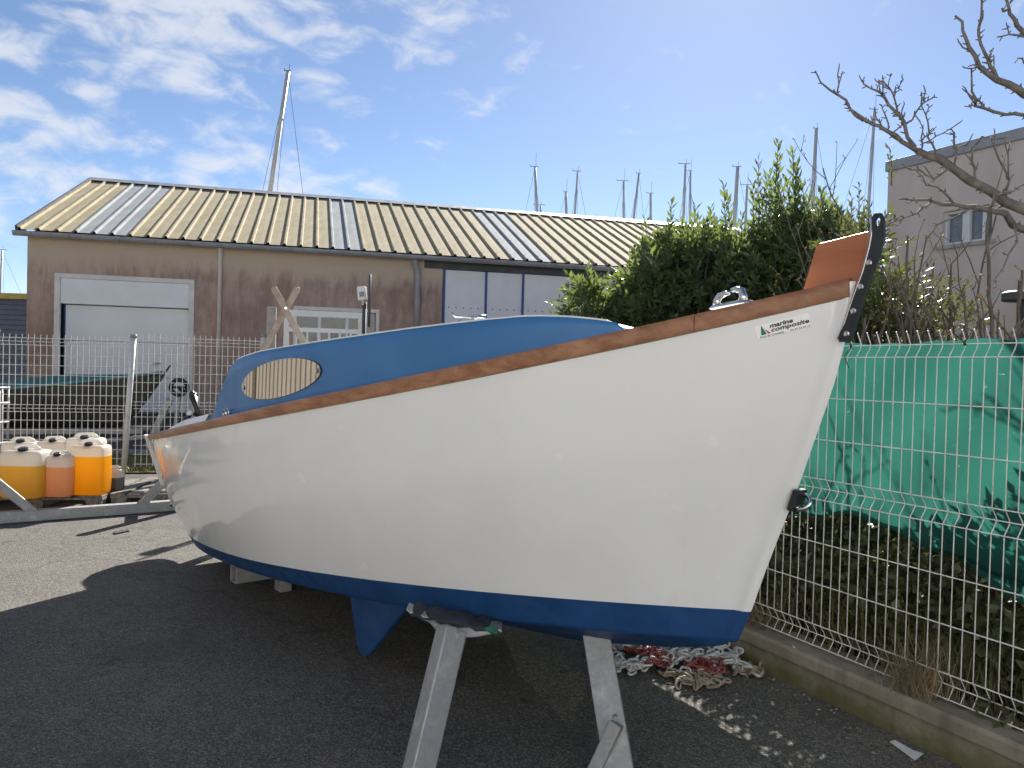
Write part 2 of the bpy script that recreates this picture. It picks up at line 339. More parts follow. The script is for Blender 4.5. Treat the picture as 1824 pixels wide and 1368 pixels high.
# ------------------------------------------------------------------ mesh builder
class MB:
    def __init__(s): s.v = []; s.f = []
    def add(s, vs, fs):
        k = len(s.v); s.v.extend([tuple(float(c) for c in p) for p in vs]); s.f.extend([tuple(i + k for i in f) for f in fs]); return s
    def box(s, c, ax, ay, az):
        "centre and three half-axis vectors"
        c, ax, ay, az = (np.asarray(q, float) for q in (c, ax, ay, az))
        p = [c + sx * ax + sy * ay + sz * az for sz in (-1, 1) for sy in (-1, 1) for sx in (-1, 1)]
        if np.dot(np.cross(ax, ay), az) < 0: fl = True
        else: fl = False
        F = [(0, 2, 3, 1), (4, 5, 7, 6), (0, 1, 5, 4), (2, 6, 7, 3), (0, 4, 6, 2), (1, 3, 7, 5)]
        if fl: F = [f[::-1] for f in F]
        return s.add(p, F)
    def bx(s, x0, x1, y0, y1, z0, z1): return s.box(((x0 + x1) / 2, (y0 + y1) / 2, (z0 + z1) / 2), (abs(x1 - x0) / 2, 0, 0), (0, abs(y1 - y0) / 2, 0), (0, 0, abs(z1 - z0) / 2))
    def bar(s, a, b, w, h, upv=(0, 0, 1)):
        "rectangular bar from a to b, w across, h along up"
        a, b = np.asarray(a, float), np.asarray(b, float); d = unit(b - a)
        sd = np.cross(d, upv); sd = unit(sd); uu = np.cross(sd, d)
        return s.box((a + b) / 2, (b - a) / 2, sd * w / 2, uu * h / 2)
    def tube(s, pts, rad, seg=8, caps=True, closed=False):
        pts = [np.asarray(p, float) for p in pts]; n = len(pts)
        if not hasattr(rad, '__len__'): rad = [rad] * n
        prev = None; rings = []
        for i in range(n):
            if closed: t = pts[(i + 1) % n] - pts[i - 1]
            else: t = pts[min(i + 1, n - 1)] - pts[max(i - 1, 0)]
            t = unit(t)
            if prev is None:
                a = np.array([0, 0, 1.0]) if abs(t[2]) < 0.9 else np.array([1.0, 0, 0])
                u = unit(np.cross(t, a))
            else:
                u = prev - t * np.dot(prev, t); u = unit(u)
            prev = u; q = np.cross(t, u)
            rings.append([pts[i] + rad[i] * (math.cos(2 * PI * k / seg) * u + math.sin(2 * PI * k / seg) * q) for k in range(seg)])
        k0 = len(s.v)
        for r in rings: s.v.extend([tuple(p) for p in r])
        m = n if closed else n - 1
        for i in range(m):
            j = (i + 1) % n
            for k in range(seg):
                k2 = (k + 1) % seg
                s.f.append((k0 + i * seg + k, k0 + i * seg + k2, k0 + j * seg + k2, k0 + j * seg + k))
        if caps and not closed:
            s.f.append(tuple(k0 + k for k in range(seg))[::-1]); s.f.append(tuple(k0 + (n - 1) * seg + k for k in range(seg)))
        return s
    def prism(s, poly, ext):
        poly = [np.asarray(p, float) for p in poly]; e = np.asarray(ext, float); n = len(poly)
        s.add(list(poly) + [p + e for p in poly], [tuple(range(n))[::-1], tuple(range(n, 2 * n))] + [(i, (i + 1) % n, n + (i + 1) % n, n + i) for i in range(n)])
        return s
    def grid(s, P, flip=False, closed_u=False):
        "P[i][j] array of points"
        P = np.asarray(P, float); a, b = P.shape[:2]
        fs = []
        for i in range(a - 1 if not closed_u else a):
            for j in range(b - 1):
                i2 = (i + 1) % a
                q = (i * b + j, i2 * b + j, i2 * b + j + 1, i * b + j + 1)
                fs.append(q[::-1] if flip else q)
        return s.add(P.reshape(-1, 3), fs)
    def cyl(s, c, axis, r, l, seg=12):
        a = unit(axis); return s.tube([np.asarray(c) - a * l / 2, np.asarray(c) + a * l / 2], r, seg)
    def lathe(s, base, prof, seg=16):
        "prof list of (r,z) about a vertical axis"
        s.grid([[(base[0] + r * math.cos(2 * PI * k / seg), base[1] + r * math.sin(2 * PI * k / seg), base[2] + z) for r, z in prof] for k in range(seg)], closed_u=True)
        return s
    def mesh(s, name, mats, origin=(0, 0, 0), smooth=False):
        me = bpy.data.meshes.new(name)
        o = np.asarray(origin, float)
        me.from_pydata([tuple(np.asarray(p) - o) for p in s.v], [], s.f)
        for m in (mats if isinstance(mats, (list, tuple)) else [mats]): me.materials.append(m if not isinstance(m, str) else MAT[m])
        if smooth:
            for p in me.polygons: p.use_smooth = True
        me.update(); return me

def tag(o, label, cat, group=None):
    o['label'] = label; o['category'] = cat
    if group: o['group'] = group
    return o
def thing(name, loc, label, cat, group=None):
    o = bpy.data.objects.new(name, None); o.empty_display_size = 0.1; o.location = tuple(float(c) for c in loc); col.objects.link(o)
    return tag(o, label, cat, group)
def org(p):
    l = np.zeros(3)
    while p is not None: l = l + np.array(p.location); p = p.parent
    return l
def part(name, mb, mat, parent, smooth=False, bevel=0, label=None, kind=None, solid=0, subd=0, auto=None):
    o = bpy.data.objects.new(name, mb.mesh(name, mat, org(parent), smooth or auto is not None)); o.parent = parent; col.objects.link(o)
    if solid: md = o.modifiers.new('t', 'SOLIDIFY'); md.thickness = solid; md.offset = 0
    if subd: md = o.modifiers.new('s', 'SUBSURF'); md.levels = subd; md.render_levels = subd
    if bevel: md = o.modifiers.new('b', 'BEVEL'); md.width = bevel; md.segments = 2; md.limit_method = 'ANGLE'; md.angle_limit = R_(40)
    if auto is not None: sharp(o.data, auto)
    if label: o['label'] = label
    if kind: o['kind'] = kind
    return o
def sharp(me, ang):
    import bmesh
    bm = bmesh.new(); bm.from_mesh(me)
    bmesh.ops.recalc_face_normals(bm, faces=bm.faces)
    for e in bm.edges:
        if len(e.link_faces) == 2 and e.calc_face_angle(0) > R_(ang): e.smooth = False
    bm.to_mesh(me); bm.free()
def single(name, mb, mat, base, label, cat, group=None, **k):
    "a thing that is one mesh, its origin at its base"
    smooth = k.pop('smooth', False); auto = k.pop('auto', None); bevel = k.pop('bevel', 0)
    o = bpy.data.objects.new(name, mb.mesh(name, mat, base, smooth or auto is not None)); o.location = tuple(float(c) for c in base); col.objects.link(o)
    if bevel: md = o.modifiers.new('b', 'BEVEL'); md.width = bevel; md.segments = 2; md.limit_method = 'ANGLE'
    if auto is not None: sharp(o.data, auto)
    return tag(o, label, cat, group)
def struct(name, mb, mat, kind='structure', smooth=False):
    o = bpy.data.objects.new(name, mb.mesh(name, mat, (0, 0, 0), smooth)); col.objects.link(o); o['kind'] = kind; return o
def inst(name, me, parent, loc, rot=None, scale=None):
    "another object on shared mesh data, loc in world"
    o = bpy.data.objects.new(name, me); o.parent = parent; o.location = tuple(np.asarray(loc) - org(parent)); col.objects.link(o)
    if rot is not None: o.rotation_euler = rot
    if scale is not None: o.scale = scale
    return o
def poly_mesh(name, verts, faces, mat, parent=None, kind=None, label=None, smooth=False):
    "fast mesh from numpy; faces all quads or all tris"
    me = bpy.data.meshes.new(name); verts = np.asarray(verts, np.float32); faces = np.asarray(faces, np.int32)
    o0 = org(parent) if parent is not None else np.zeros(3)
    verts = verts - o0.astype(np.float32)
    me.vertices.add(len(verts)); me.vertices.foreach_set('co', verts.ravel())
    k = faces.shape[1]; me.loops.add(faces.size); me.loops.foreach_set('vertex_index', faces.ravel())
    me.polygons.add(len(faces)); me.polygons.foreach_set('loop_start', np.arange(0, faces.size, k, dtype=np.int32))
    try: me.polygons.foreach_set('loop_total', np.full(len(faces), k, np.int32))
    except Exception: pass
    if smooth: me.polygons.foreach_set('use_smooth', np.ones(len(faces), bool))
    me.materials.append(MAT[mat]); me.update(calc_edges=True); me.validate()
    o = bpy.data.objects.new(name, me); col.objects.link(o)
    if parent is not None: o.parent = parent
    if kind: o['kind'] = kind
    if label: o['label'] = label
    return o

# ================================================================== THE SETTING
FT = R_(27.1)
FD = V(-math.sin(FT), math.cos(FT), 0); FN = V(math.cos(FT), math.sin(FT), 0)     # along the right fence, and away behind it
FP = V(1.9505, 2.92, 0.193)
def fpt(s, off=0.0, z=0.0): p = FP + FD * s + FN * off; p[2] = z; return p
BD = V(math.sin(R_(75.7)), math.cos(R_(75.7)), 0); BN = V(-BD[1], BD[0], 0)        # along the warehouse, and away behind it
EA = V(-9.1786, 14.5, 3.853)

m = MB(); m.add([(-400, -400, 0), (400, -400, 0), (400, 700, 0), (-400, 700, 0)], [(0, 1, 2, 3)]); struct('ground', m, 'asphalt')
# planted bed behind the low wall, gently uneven
G = []
for i in range(41):
    s = -4 + i * 0.5; row = []
    for j in range(26):
        o = 0.03 + j * 0.5; p = fpt(s, o, 0)
        z = 0.15 + 0.05 * math.sin(s * 2.1 + j) * min(1, j) + 0.10 * min(1, j / 3) + 0.03 * math.sin(s * 5.3 + j * 2.2) * min(1, j)
        row.append((p[0], p[1], z))
    G.append(row)
m = MB().grid(G, flip=True); struct('planting_bed', m, 'soil', smooth=True)
# grass verge and pale path behind the back fence
vb = V(-5.0, 10.45, 0)
m = MB(); q = [vb + BD * -14 + BN * -0.12, vb + BD * 6.5 + BN * -0.12, vb + BD * 6.5 + BN * 1.9, vb + BD * -14 + BN * 1.9]
m.add([(p[0], p[1], 0.02) for p in q], [(0, 1, 2, 3)]); struct('grass_verge', m, 'verge')
m = MB(); q = [vb + BD * -14 + BN * 1.9, vb + BD * 6.5 + BN * 1.9, vb + BD * 6.5 + BN * 2.7, vb + BD * -14 + BN * 2.7]
m.add([(p[0], p[1], 0.03) for p in q], [(0, 1, 2, 3)]); struct('path', m, 'concrete_pale')
# blades of grass on the verge: one object
def blades(n, base_fn, h0, h1, wd, lean, seed):
    r = np.random.default_rng(seed); vs = []; fs = []
    for i in range(n):
        b = base_fn(r); a = r.uniform(0, 2 * PI); h = r.uniform(h0, h1); l = r.uniform(0.1, 1) * lean * h; a2 = r.uniform(0, 2 * PI)
        d = V(math.cos(a), math.sin(a), 0); sd = V(math.cos(a2), math.sin(a2), 0) * wd
        m1 = b + d * l * 0.35 + V(0, 0, h * 0.6); tp = b + d * l + V(0, 0, h * (1 - 0.35 * min(1, l / h)))
        k = len(vs); vs += [b - sd, b + sd, m1 + sd * 0.7, m1 - sd * 0.7, tp + sd * 0.1, tp - sd * 0.1]
        fs += [(k, k + 1, k + 2, k + 3), (k + 3, k + 2, k + 4, k + 5)]
    return vs, fs
def vbase(r):
    p = vb + BD * r.uniform(-3.5, 3.2) + BN * r.uniform(-0.1, 1.85); p[2] = 0.02; return p
vs_, fs_ = blades(6500, vbase, 0.03, 0.11, 0.006, 0.8, 3)
poly_mesh('verge_grass', vs_, fs_, 'grass', kind='stuff')
vs_, fs_ = blades(3500, vbase, 0.02, 0.08, 0.006, 1.0, 4)
poly_mesh('verge_straw', vs_, fs_, 'straw', kind='stuff')

# ------------------------------------------------------------------ warehouse
WH = thing('warehouse', (*(EA + BD * 8 + BN * 0.25)[:2], 0), 'long brown stained warehouse with cream ribbed metal roof behind the boat', 'warehouse')
W0 = EA + BN * 0.25
def wt(t, z, off=0.0): p = W0 + BD * t - BN * off; p[2] = z; return p
def wpx(px, py, off=0.0):
    p = at_pl(px, py, W0 - BN * off, BN); return float((p - W0) @ BD), float(p[2])
def wslab(mb, t0, t1, z0, z1, o0, o1):
    "a slab on the wall face between two offsets toward the viewer"
    c = wt((t0 + t1) / 2, (z0 + z1) / 2, (o0 + o1) / 2)
    return mb.box(c, BD * (t1 - t0) / 2, BN * (o1 - o0) / 2, V(0, 0, (z1 - z0) / 2))
TL, TR_ = 0.10, 17.6
gt0, gz1 = wpx(98, 486); gt1, _ = wpx(347, 500); dz0 = 0.47
ot0, oz1 = wpx(523, 545); ot1, _ = wpx(676, 553); pt0, pz1 = wpx(789, 478); zt = 3.78
m = MB()                                       # wall around its openings, 0.2 thick
for a, b, z0, z1 in ((TL, gt0 + .06, 0, zt), (gt0 + .06, gt1 - .06, gz1 - .06, zt), (gt1 - .06, ot0, 0, zt), (ot0, ot1, oz1, zt), (ot1, pt0, 0, zt), (gt0 + .06, gt1 - .06, 0, dz0)):
    wslab(m, a, b, z0, z1, -0.2, 0.0)
part('wall', m, 'render', WH)
m = MB(); m.box(wt(TL, zt / 2, -4.8) + BD * .1, BD * 0.1, BN * 4.55, V(0, 0, zt / 2)); m.box(wt(TR_, zt / 2, -4.8), BD * 0.1, BN * 4.55, V(0, 0, zt / 2)); m.box(wt((TL + TR_) / 2, zt / 2, -9.45), BD * (TR_ - TL) / 2, BN * 0.1, V(0, 0, zt / 2))
ge = [wt(TL, zt, -0.0), wt(TL, zt, -9.3), wt(TL, zt + 1.88, -4.65)]
m.prism(ge, BD * 0.2); m.prism([p + BD * (TR_ - TL - 0.1) for p in ge], BD * 0.2)
part('side_wall', m, 'render', WH)
m = MB(); wslab(m, TL + .01, gt0 - .0, 0.0, 0.22, 0.0, 0.025); wslab(m, gt1, pt0 - .01, 0, .35, 0, .025); wslab(m, gt0, gt1, 0, dz0, 0.0, 0.03); part('plinth', m, 'concrete_dark', WH)
# roof: each sheet with its rib is a piece
WR, HR = 4.9, 2.0; SLO = unit(BN * WR + V(0, 0, HR)); SL = math.hypot(WR, HR); NRM = unit(np.cross(BD, SLO)); MODW = 0.312
def sheet_mesh(mat):
    mb = MB(); prof = [(0, 0), (0.018, 0.042), (0.052, 0.042), (0.070, 0), (0.19, 0.003), (MODW, 0)]
    mb.grid([[BD * x + NRM * z + SLO * l for l in (-0.04, SL * 0.35, SL * 0.7, SL)] for x, z in prof])
    for l in (0.25, SL * 0.3, SL * 0.6, SL * 0.9): mb.box(BD * 0.035 + NRM * 0.046 + SLO * l, BD * 0.008, SLO * 0.008, NRM * 0.006)
    return mb.mesh('roof_sheet', mat)
sm_a, sm_b = sheet_mesh('roof'), sheet_mesh('roof_clear')
for i in range(56):
    t = 0.02 + i * MODW
    clear = i in (3, 4, 5, 18, 19, 30, 31, 32)
    inst('roof_sheet', sm_b if clear else sm_a, WH, EA + BD * t + NRM * (0.012 + 0.002 * (i % 2)))
m = MB(); m.prism([EA + BN * WR * 2 + V(0, 0, 0.0), EA + BN * WR + V(0, 0, HR - 0.03), EA + BN * WR + V(0, 0, HR + 0.0), EA + BN * WR * 2 + V(0, 0, 0.04)], BD * 17.5); part('rear_roof_slope', m, 'roof', WH)
m = MB(); rc = EA + BN * WR + V(0, 0, HR + 0.065)
m.prism([rc - SLO * 0.28 + NRM * .0, rc + V(0, 0, 0.015), rc + unit(BN * WR - V(0, 0, HR)) * 0.28, rc + V(0, 0, -0.01)], BD * 17.55); part('ridge_cap', m, 'gutter', WH)
m = MB(); m.prism([EA + NRM * .07 - BD * .03, EA + SLO * SL + NRM * .07 - BD * .03, EA + SLO * SL - NRM * .12 - BD * .03, EA - NRM * .12 - BD * .03], BD * 0.045); part('verge_trim', m, 'grey_dark', WH)
# gutter (open half round) and joints
def gprof(r, k=9): return [(-r * math.cos(PI * a / (k - 1)), -r * math.sin(PI * a / (k - 1))) for a in range(k)]
m = MB(); gc = EA - BN * 0.02 + V(0, 0, -0.035)
m.grid([[gc + BD * t + BN * x + V(0, 0, z) for x, z in gprof(0.085)] for t in (-0.05, 17.5)]); gut = part('gutter', m, 'gutter', WH, smooth=True, solid=0.006)
mb = MB(); mb.grid([[BD * t + BN * x + V(0, 0, z) for x, z in gprof(0.091)] for t in (-0.018, 0.018)]); gj = mb.mesh('gutter_joint', 'gutter', smooth=True)
for t in [0.25, 0.57, 0.88, 1.72, 2.35, 2.95, 3.55, 4.1, 5.1, 6.1, 7.1, 8.1, 9.1, 10.1, 11.1, 12.1]: inst('gutter_joint', gj, gut, gc + BD * t)
m = MB(); a, _ = wpx(737, 465); b, bz = wpx(743, 490)
m.tube([wt(a, 3.78, 0.20), wt(a, 3.66, 0.19), wt(b, 3.50, 0.08), wt(b, 3.38, 0.075), wt(b, 0.1, 0.075)], 0.062, 12); part('downpipe', m, 'gutter', WH, smooth=True)
m = MB(); a, _ = wpx(392, 500); m.tube([wt(a, 3.80, 0.16), wt(a, 3.70, 0.05), wt(a, 0.1, 0.05)], 0.038, 10); part('downpipe', m, 'frame_cream', WH, smooth=True)
# garage door
GD = thing('garage_door', (*wt((gt0 + gt1) / 2, 0)[:2], dz0), 'white sectional garage door with box header in brown warehouse wall', 'garage door')
hz = wpx(105, 540)[1]
m = MB(); wslab(m, gt0, gt1, gz1 - .09, gz1, -0.05, 0.035); wslab(m, gt0, gt0 + .10, dz0, gz1 - .09, -0.05, 0.035); wslab(m, gt1 - .10, gt1, dz0, gz1 - .09, -0.05, 0.035); part('frame', m, 'frame_cream', GD, bevel=0.008)
m = MB(); wslab(m, gt0 + .102, gt1 - .102, hz, gz1 - .092, -0.12, 0.02); part('header_panel', m, 'door_white', GD, bevel=0.006)
nz = 3; zs_ = np.linspace(dz0 + .01, hz - .012, nz + 1)
for k in range(nz):
    m = MB(); wslab(m, gt0 + .165, gt1 - .105, zs_[k] + .004, zs_[k + 1] - .004, -0.19, -0.10); part('door_section', m, 'door_white', GD, bevel=0.005)
m = MB(); wslab(m, gt0 + .102, gt1 - .102, dz0, hz, -0.24, -0.2); part('shadow_gap', m, 'blue_trim', GD)
m = MB(); wslab(m, gt1 - .75, gt1 - .60, dz0 + .95, dz0 + .99, -.10, -.06); part('handle', m, 'grey_dark', GD)
m = MB(); wslab(m, gt0 + .165, gt1 - .105, dz0 + .002, dz0 + .012, -.19, -.095); part('seal', m, 'rubber', GD)
# glazed doorway behind the gate
DW = thing('glazed_doorway', (*wt((ot0 + ot1) / 2, 0)[:2], 0), 'dark glazed doorway in the warehouse behind the white gate', 'doorway')
m = MB(); wslab(m, ot0, ot1, oz1 - .07, oz1, -0.1, 0.02); wslab(m, ot0, ot0 + .07, 0, oz1 - .07, -.1, .02); wslab(m, ot1 - .07, ot1, 0, oz1 - .07, -.1, .02); part('frame', m, 'frame_cream', DW)
m = MB(); wslab(m, ot0 + .072, ot1 - .072, 0.02, oz1 - .072, -.16, -.13); part('pane', m, 'glass_dark', DW)
for f in (0.3, 0.62):
    m = MB(); tt = ot0 + (ot1 - ot0) * f; wslab(m, tt - .03, tt + .03, 0.02, oz1 - .09, -.128, -.08); part('mullion', m, 'door_white', DW)
# pale sliding doors with blue trims
SD = thing('sliding_doors', (*wt(pt0 + 4, 0)[:2], 0), 'pale panelled sliding doors with thin blue trims under the warehouse eave', 'sliding door')
t867, t933 = wpx(867, 490)[0], wpx(933, 490)[0]
edges = [pt0 + .04, t867, t933, t933 + 2.6, t933 + 5.2, TR_]
for k in range(5):
    m = MB(); wslab(m, edges[k] + .025, edges[k + 1] - .025, 0.05, pz1 - .02, -.14, -.04); part('door_panel', m, 'panel_lilac', SD, bevel=.004)
mb = MB(); mb.box((0, 0, 0), BD * .012, BN * .006, V(0, 0, .012)); rvm = mb.mesh('rivet', 'grey_dark')
for t_ in np.arange(pt0 + .15, pt0 + 3.4, .16): inst('rivet', rvm, SD, wt(float(t_), wpx(840, 549)[1], -.036))
for k in range(5):
    m = MB(); wslab(m, edges[k] - .024, edges[k] + .024, 0.05, pz1 - .018, -.13, -.02); part('trim', m, 'blue_trim', SD)
m = MB(); wslab(m, pt0 - .4, TR_, pz1 - .015, zt, -.2, 0.01); part('lintel', m, 'grey_dark', SD)
m = MB(); wslab(m, pt0, TR_, pz1 - .25, pz1 - .0, -.3, -.16); part('track', m, 'grey_dark', SD)

# ------------------------------------------------------------------ slate clad building with yellow edge, far left
SB = thing('slate_building', (-17.5, 22, 0), 'slate grey clad building with a yellow roof edge at far left', 'building')
zt2 = float(at_y(15, 533, 22)[2])
m = MB(); m.bx(-26, -12.6, 22, 32, 0, zt2); part('wall', m, 'slate_clad', SB)
mb = MB(); mb.prism([(-6.7, 0, 0), (-6.7, -.035, .01), (-6.7, -.012, .125), (-6.7, 0, .125)], (13.4, 0, 0)); pm = mb.mesh('cladding_board', 'slate_clad')
for k in range(int(zt2 / .14)): inst('cladding_board', pm, SB, (-19.3, 21.998, 0.01 + k * .14))
m = MB(); m.bx(-26.1, -12.5, 21.85, 32.1, zt2 + .003, zt2 + .16); part('roof_edge', m, 'yellow_trim', SB)

# ------------------------------------------------------------------ building at the right
RP = at_y(1583, 288, 15.4)
RB = thing('rendered_building', (RP[0], RP[1], 0), 'flat roofed pinkish grey rendered building behind the bare shrubs at right', 'building')
hR = float(RP[2])
def rpt(s, z, off=0.0): p = RP - FD * s - FN * off; p[2] = z; return p      # s runs toward the viewer along the wall
def rpx(px, py): p = at_pl(px, py, RP, FN); return float((RP - p) @ FD), float(p[2])
wa, wz1 = rpx(1679, 378); wb, _ = rpx(1768, 366); _, wz0 = rpx(1679, 438)
def rslab(mb, s0, s1, z0, z1, o0, o1):
    return mb.box(rpt((s0 + s1) / 2, (z0 + z1) / 2, (o0 + o1) / 2), FD * (s1 - s0) / 2, FN * (o1 - o0) / 2, V(0, 0, (z1 - z0) / 2))
m = MB()
for s0, s1, z0, z1 in ((0, wa, 0, hR - .2), (wb, 9, 0, hR - .2), (wa, wb, 0, wz0), (wa, wb, wz1, hR - .2)): rslab(m, s0, s1, z0, z1, -0.25, 0)
m.box(rpt(.125, (hR - .2) / 2, -4.3), FD * .125, FN * 4.05, V(0, 0, (hR - .2) / 2))
part('wall', m, 'render_pink', RB)
m = MB(); rslab(m, -0.04, 9, hR - .198, hR, -8.5, 0.05); part('roof_edge', m, 'gutter', RB, bevel=.01)
wi = part('window', MB().grid([[rpt(s, z, -0.16) for s in (wa, wb)] for z in (wz0, wz1)]), 'glass_pale', RB)
m = MB(); fw = .05
for s0, s1, z0, z1 in ((wa, wb, wz1 - fw, wz1), (wa, wb, wz0, wz0 + fw), (wa, wa + fw, wz0 + fw, wz1 - fw), (wb - fw, wb, wz0 + fw, wz1 - fw)): rslab(m, s0 + .002, s1 - .002, z0 + .002, z1 - .002, -.158, -.08)
for f in (.40, .47, .80): 
    sx = wa + (wb - wa) * f; rslab(m, sx - .035, sx + .035, wz0 + fw, wz1 - fw, -.155, -.085)
part('frame', m, 'white_paint', wi)
m = MB(); rslab(m, wa - .08, wb + .08, wz0 - .07, wz0 - .003, -.2, .06); part('sill', m, 'concrete_pale', wi)

# ------------------------------------------------------------------ ribbed hall beyond the left edge (it shows in the boat's window and gloss)
HB = thing('ribbed_hall', (-12.5, 4, 0), 'cream ribbed metal hall beyond the left edge, seen mirrored in the oval window', 'hall')
hd = unit(V(-0.06, 1, 0)); hn = V(hd[1], -hd[0], 0); h0 = V(-11.6, -3.0, 0)
m = MB(); m.box(h0 - hn * 3 + V(0, 0, 2.4), hd * 15, hn * 2.9, V(0, 0, 2.4)); part('wall', m, 'cladding', HB)
mb = MB(); mb.prism([V(-.05, 0, 0), V(.05, 0, 0), V(.03, 0, 0), V(-.03, 0, 0)], (0, 0, 4.8)) if False else mb.box((0, 0, 2.4), hd * .010, hn * .012, V(0, 0, 2.4)); rm_ = mb.mesh('rib', 'grey_dark')
for k in range(100): inst('rib', rm_, HB, h0 + hd * (-14.85 + k * .3) - hn * .095)
m = MB(); m.box(h0 + V(0, 0, 4.9) - hn * 3, hd * 15.1, hn * 3.2, V(0, 0, .09)); part('roof_edge', m, 'grey_dark', HB)
for k in (1.0, 7.0, 11.5):
    m = MB(); m.box(h0 + hd * k + hn * 1.3 + V(0, 0, 2.4), hd * .12, hn * .12, V(0, 0, 2.395)); part('post', m, 'bark_brown', HB)

# unseen white shed added behind the camera to bounce sunlight onto the hull
WS = thing('bounce_shed', (-3, -8, 0), 'long white shed added out of view behind the camera to bounce sunlight onto the hull', 'shed')
m = MB(); m.bx(-19, 13, -16, -8, 0, 6.2); part('wall', m, 'white_paint', WS)
mb = MB(); mb.bx(-.03, .03, -.03, .03, 0, 6.15); rm2 = mb.mesh('rib', 'white_paint')
for k in range(64): inst('rib', rm2, WS, (-18.8 + k * .5, -7.985, 0.01))
m = MB(); m.bx(-19.2, 13.2, -16.2, -7.8, 6.203, 6.4); part('roof_edge', m, 'grey_dark', WS)
m = MB(); m.bx(-9, -5, -7.95, -7.90, 0, 4.2); part('shed_door', m, 'slate_clad', WS)

# ================================================================== THE BOAT
S0 = V(-2.08087, 6.27499, 0); HD = V(0.63332481, -0.77388609, 0); HN = V(0.77388609, 0.63332481, 0)   # stern centre, heading, away from viewer
LB = 4.9426
def bp(s, b, z): p = S0 + HD * s - HN * b; p[2] = z; return p          # b > 0 is the side toward the viewer
def bloc(p): d = np.asarray(p) - S0; return float(d @ HD), float(-(d @ HN)), float(p[2])
def bpl(px, py, b):
    s, _, z = bloc(at_pl(px, py, S0 - HN * b, HN)); return s, z
def Bsh(s):
    u = min(max(s / LB, 0), 1)
    return 0.95 - 0.20 * ((0.42 - u) / 0.42) ** 2 if u < 0.42 else 0.95 * (1 - ((u - 0.42) / 0.58) ** 2.1)
_zc = np.polyfit(np.linspace(0, 1, 11), [.952, 1.007, 1.066, 1.13, 1.198, 1.272, 1.354, 1.446, 1.55, 1.67, 1.806], 4)
def Zsh(s): return float(np.polyval(_zc, s / LB))
def Bwl(u): return 0.82 - 0.30 * ((0.42 - u) / 0.42) ** 2 if u < 0.42 else 0.82 * (1 - ((u - 0.42) / 0.58) ** 1.9)
_cu = np.linspace(0, 1, 15); _czp = np.polyfit(_cu, [.150, .190, .23, .271, .301, .333, .364, .391, .416, .437, .46, .481, .511, .542, .571], 4)
SK = [.12, 1, 2, 3, 3.4, 3.8, 4.26, 4.50, 4.545]; ZK = [.10, .15, .20, .26, .30, .355, .462, .535, .565]
us = 1 - (1 - np.linspace(0, 1, 72)) ** 1.35
def c_sheer(u): s = u * 4.925; return s, max(Bsh(s), .022), Zsh(s)
def c_wl(u): s = .10 + u * 4.503; return s, max(Bwl(u), .022), .262 + .0925 * s + .012 * math.sin(PI * min(1, max(0, (s - .3) / 4.2)))
def c_ch(u): s = .13 + u * 4.425; return s, max(Bwl(u) * .9, .020), float(np.polyval(_czp, u))
def c_keel(u): s = .16 + u * 4.385; return s, 0.012, float(np.interp(s, SK, ZK))
BOAT = thing('cabin_boat', (*bp(2.3, 0, 0)[:2], 0), 'small white fishing boat with blue cabin and blue bottom standing on trestles', 'boat')
NV = 14
SBV = [0, .16, .29, .58, .85, 1.0]; SBD = [.024, .037, .044, .032, .008, 0]      # forward swell of the stem
def side_rows(sgn):
    P = []
    for u in us:
        a, b_ = np.array(c_sheer(u)), np.array(c_wl(u)); row = []; wb_ = max(0, (u - .86) / .14) ** 2
        for k in range(NV + 1):
            v = k / NV; q = a + (b_ - a) * v
            q[1] += 0.055 * math.sin(PI * v) * min(1, 6 * (1 - u)) * (1 if u > .12 else .7 + .3 * u / .12)
            q[0] += wb_ * float(np.interp(v, SBV, SBD))
            row.append(bp(q[0], sgn * q[1], q[2]))
        P.append(row)
    a = P[-1]                                   # rounded stem
    P.append([bp(bloc(p)[0] + .012, sgn * .012, p[2]) for p in a]); P.append([bp(bloc(p)[0] + .018, 0, p[2]) for p in a])
    return P
m = MB(); m.grid(side_rows(1)); m.grid(side_rows(-1), flip=True)
hull = part('hull', m, 'gelcoat', BOAT, smooth=True)
def bot_rows(sgn):
    P = []
    for u in us:
        a, b_, c = np.array(c_wl(u)), np.array(c_ch(u)), np.array(c_keel(u)); row = []
        for q in [a + (b_ - a) * v for v in (0, .33, .67, .9, 1)] + [b_ + (c - b_) * v for v in (.08, .35, .7, .95, 1)]: row.append(bp(q[0], sgn * q[1], q[2]))
        P.append(row)
    a = P[-1]
    P.append([bp(bloc(p)[0] + .012, sgn * .011, p[2]) for p in a]); P.append([bp(bloc(p)[0] + .018, 0, p[2]) for p in a])
    return P
m = MB(); m.grid(bot_rows(1)); m.grid(bot_rows(-1), flip=True)
bottom = part('bottom', m, 'blue_bottom', BOAT, auto=50, label='dark blue painted bottom')
# transom: white board with a cream outer edge on the quarter
pts = [c_sheer(0), c_wl(0), c_ch(0), c_keel(0)]
m = MB(); m.add([bp(s, b, z) for s, b, z in pts] + [bp(s, -b, z) for s, b, z in pts[::-1]], [tuple(range(8))]); part('transom', m, 'gelcoat', BOAT)
m = MB(); q0 = bp(-.012, .765, .955); q1 = bp(.055, .655, .58)
m.prism([q0, bp(.05, .775, .955), bp(.085, .665, .58), q1], -HN * .03 + HD * .004); part('quarter_trim', m, 'frame_cream', BOAT, bevel=.006)
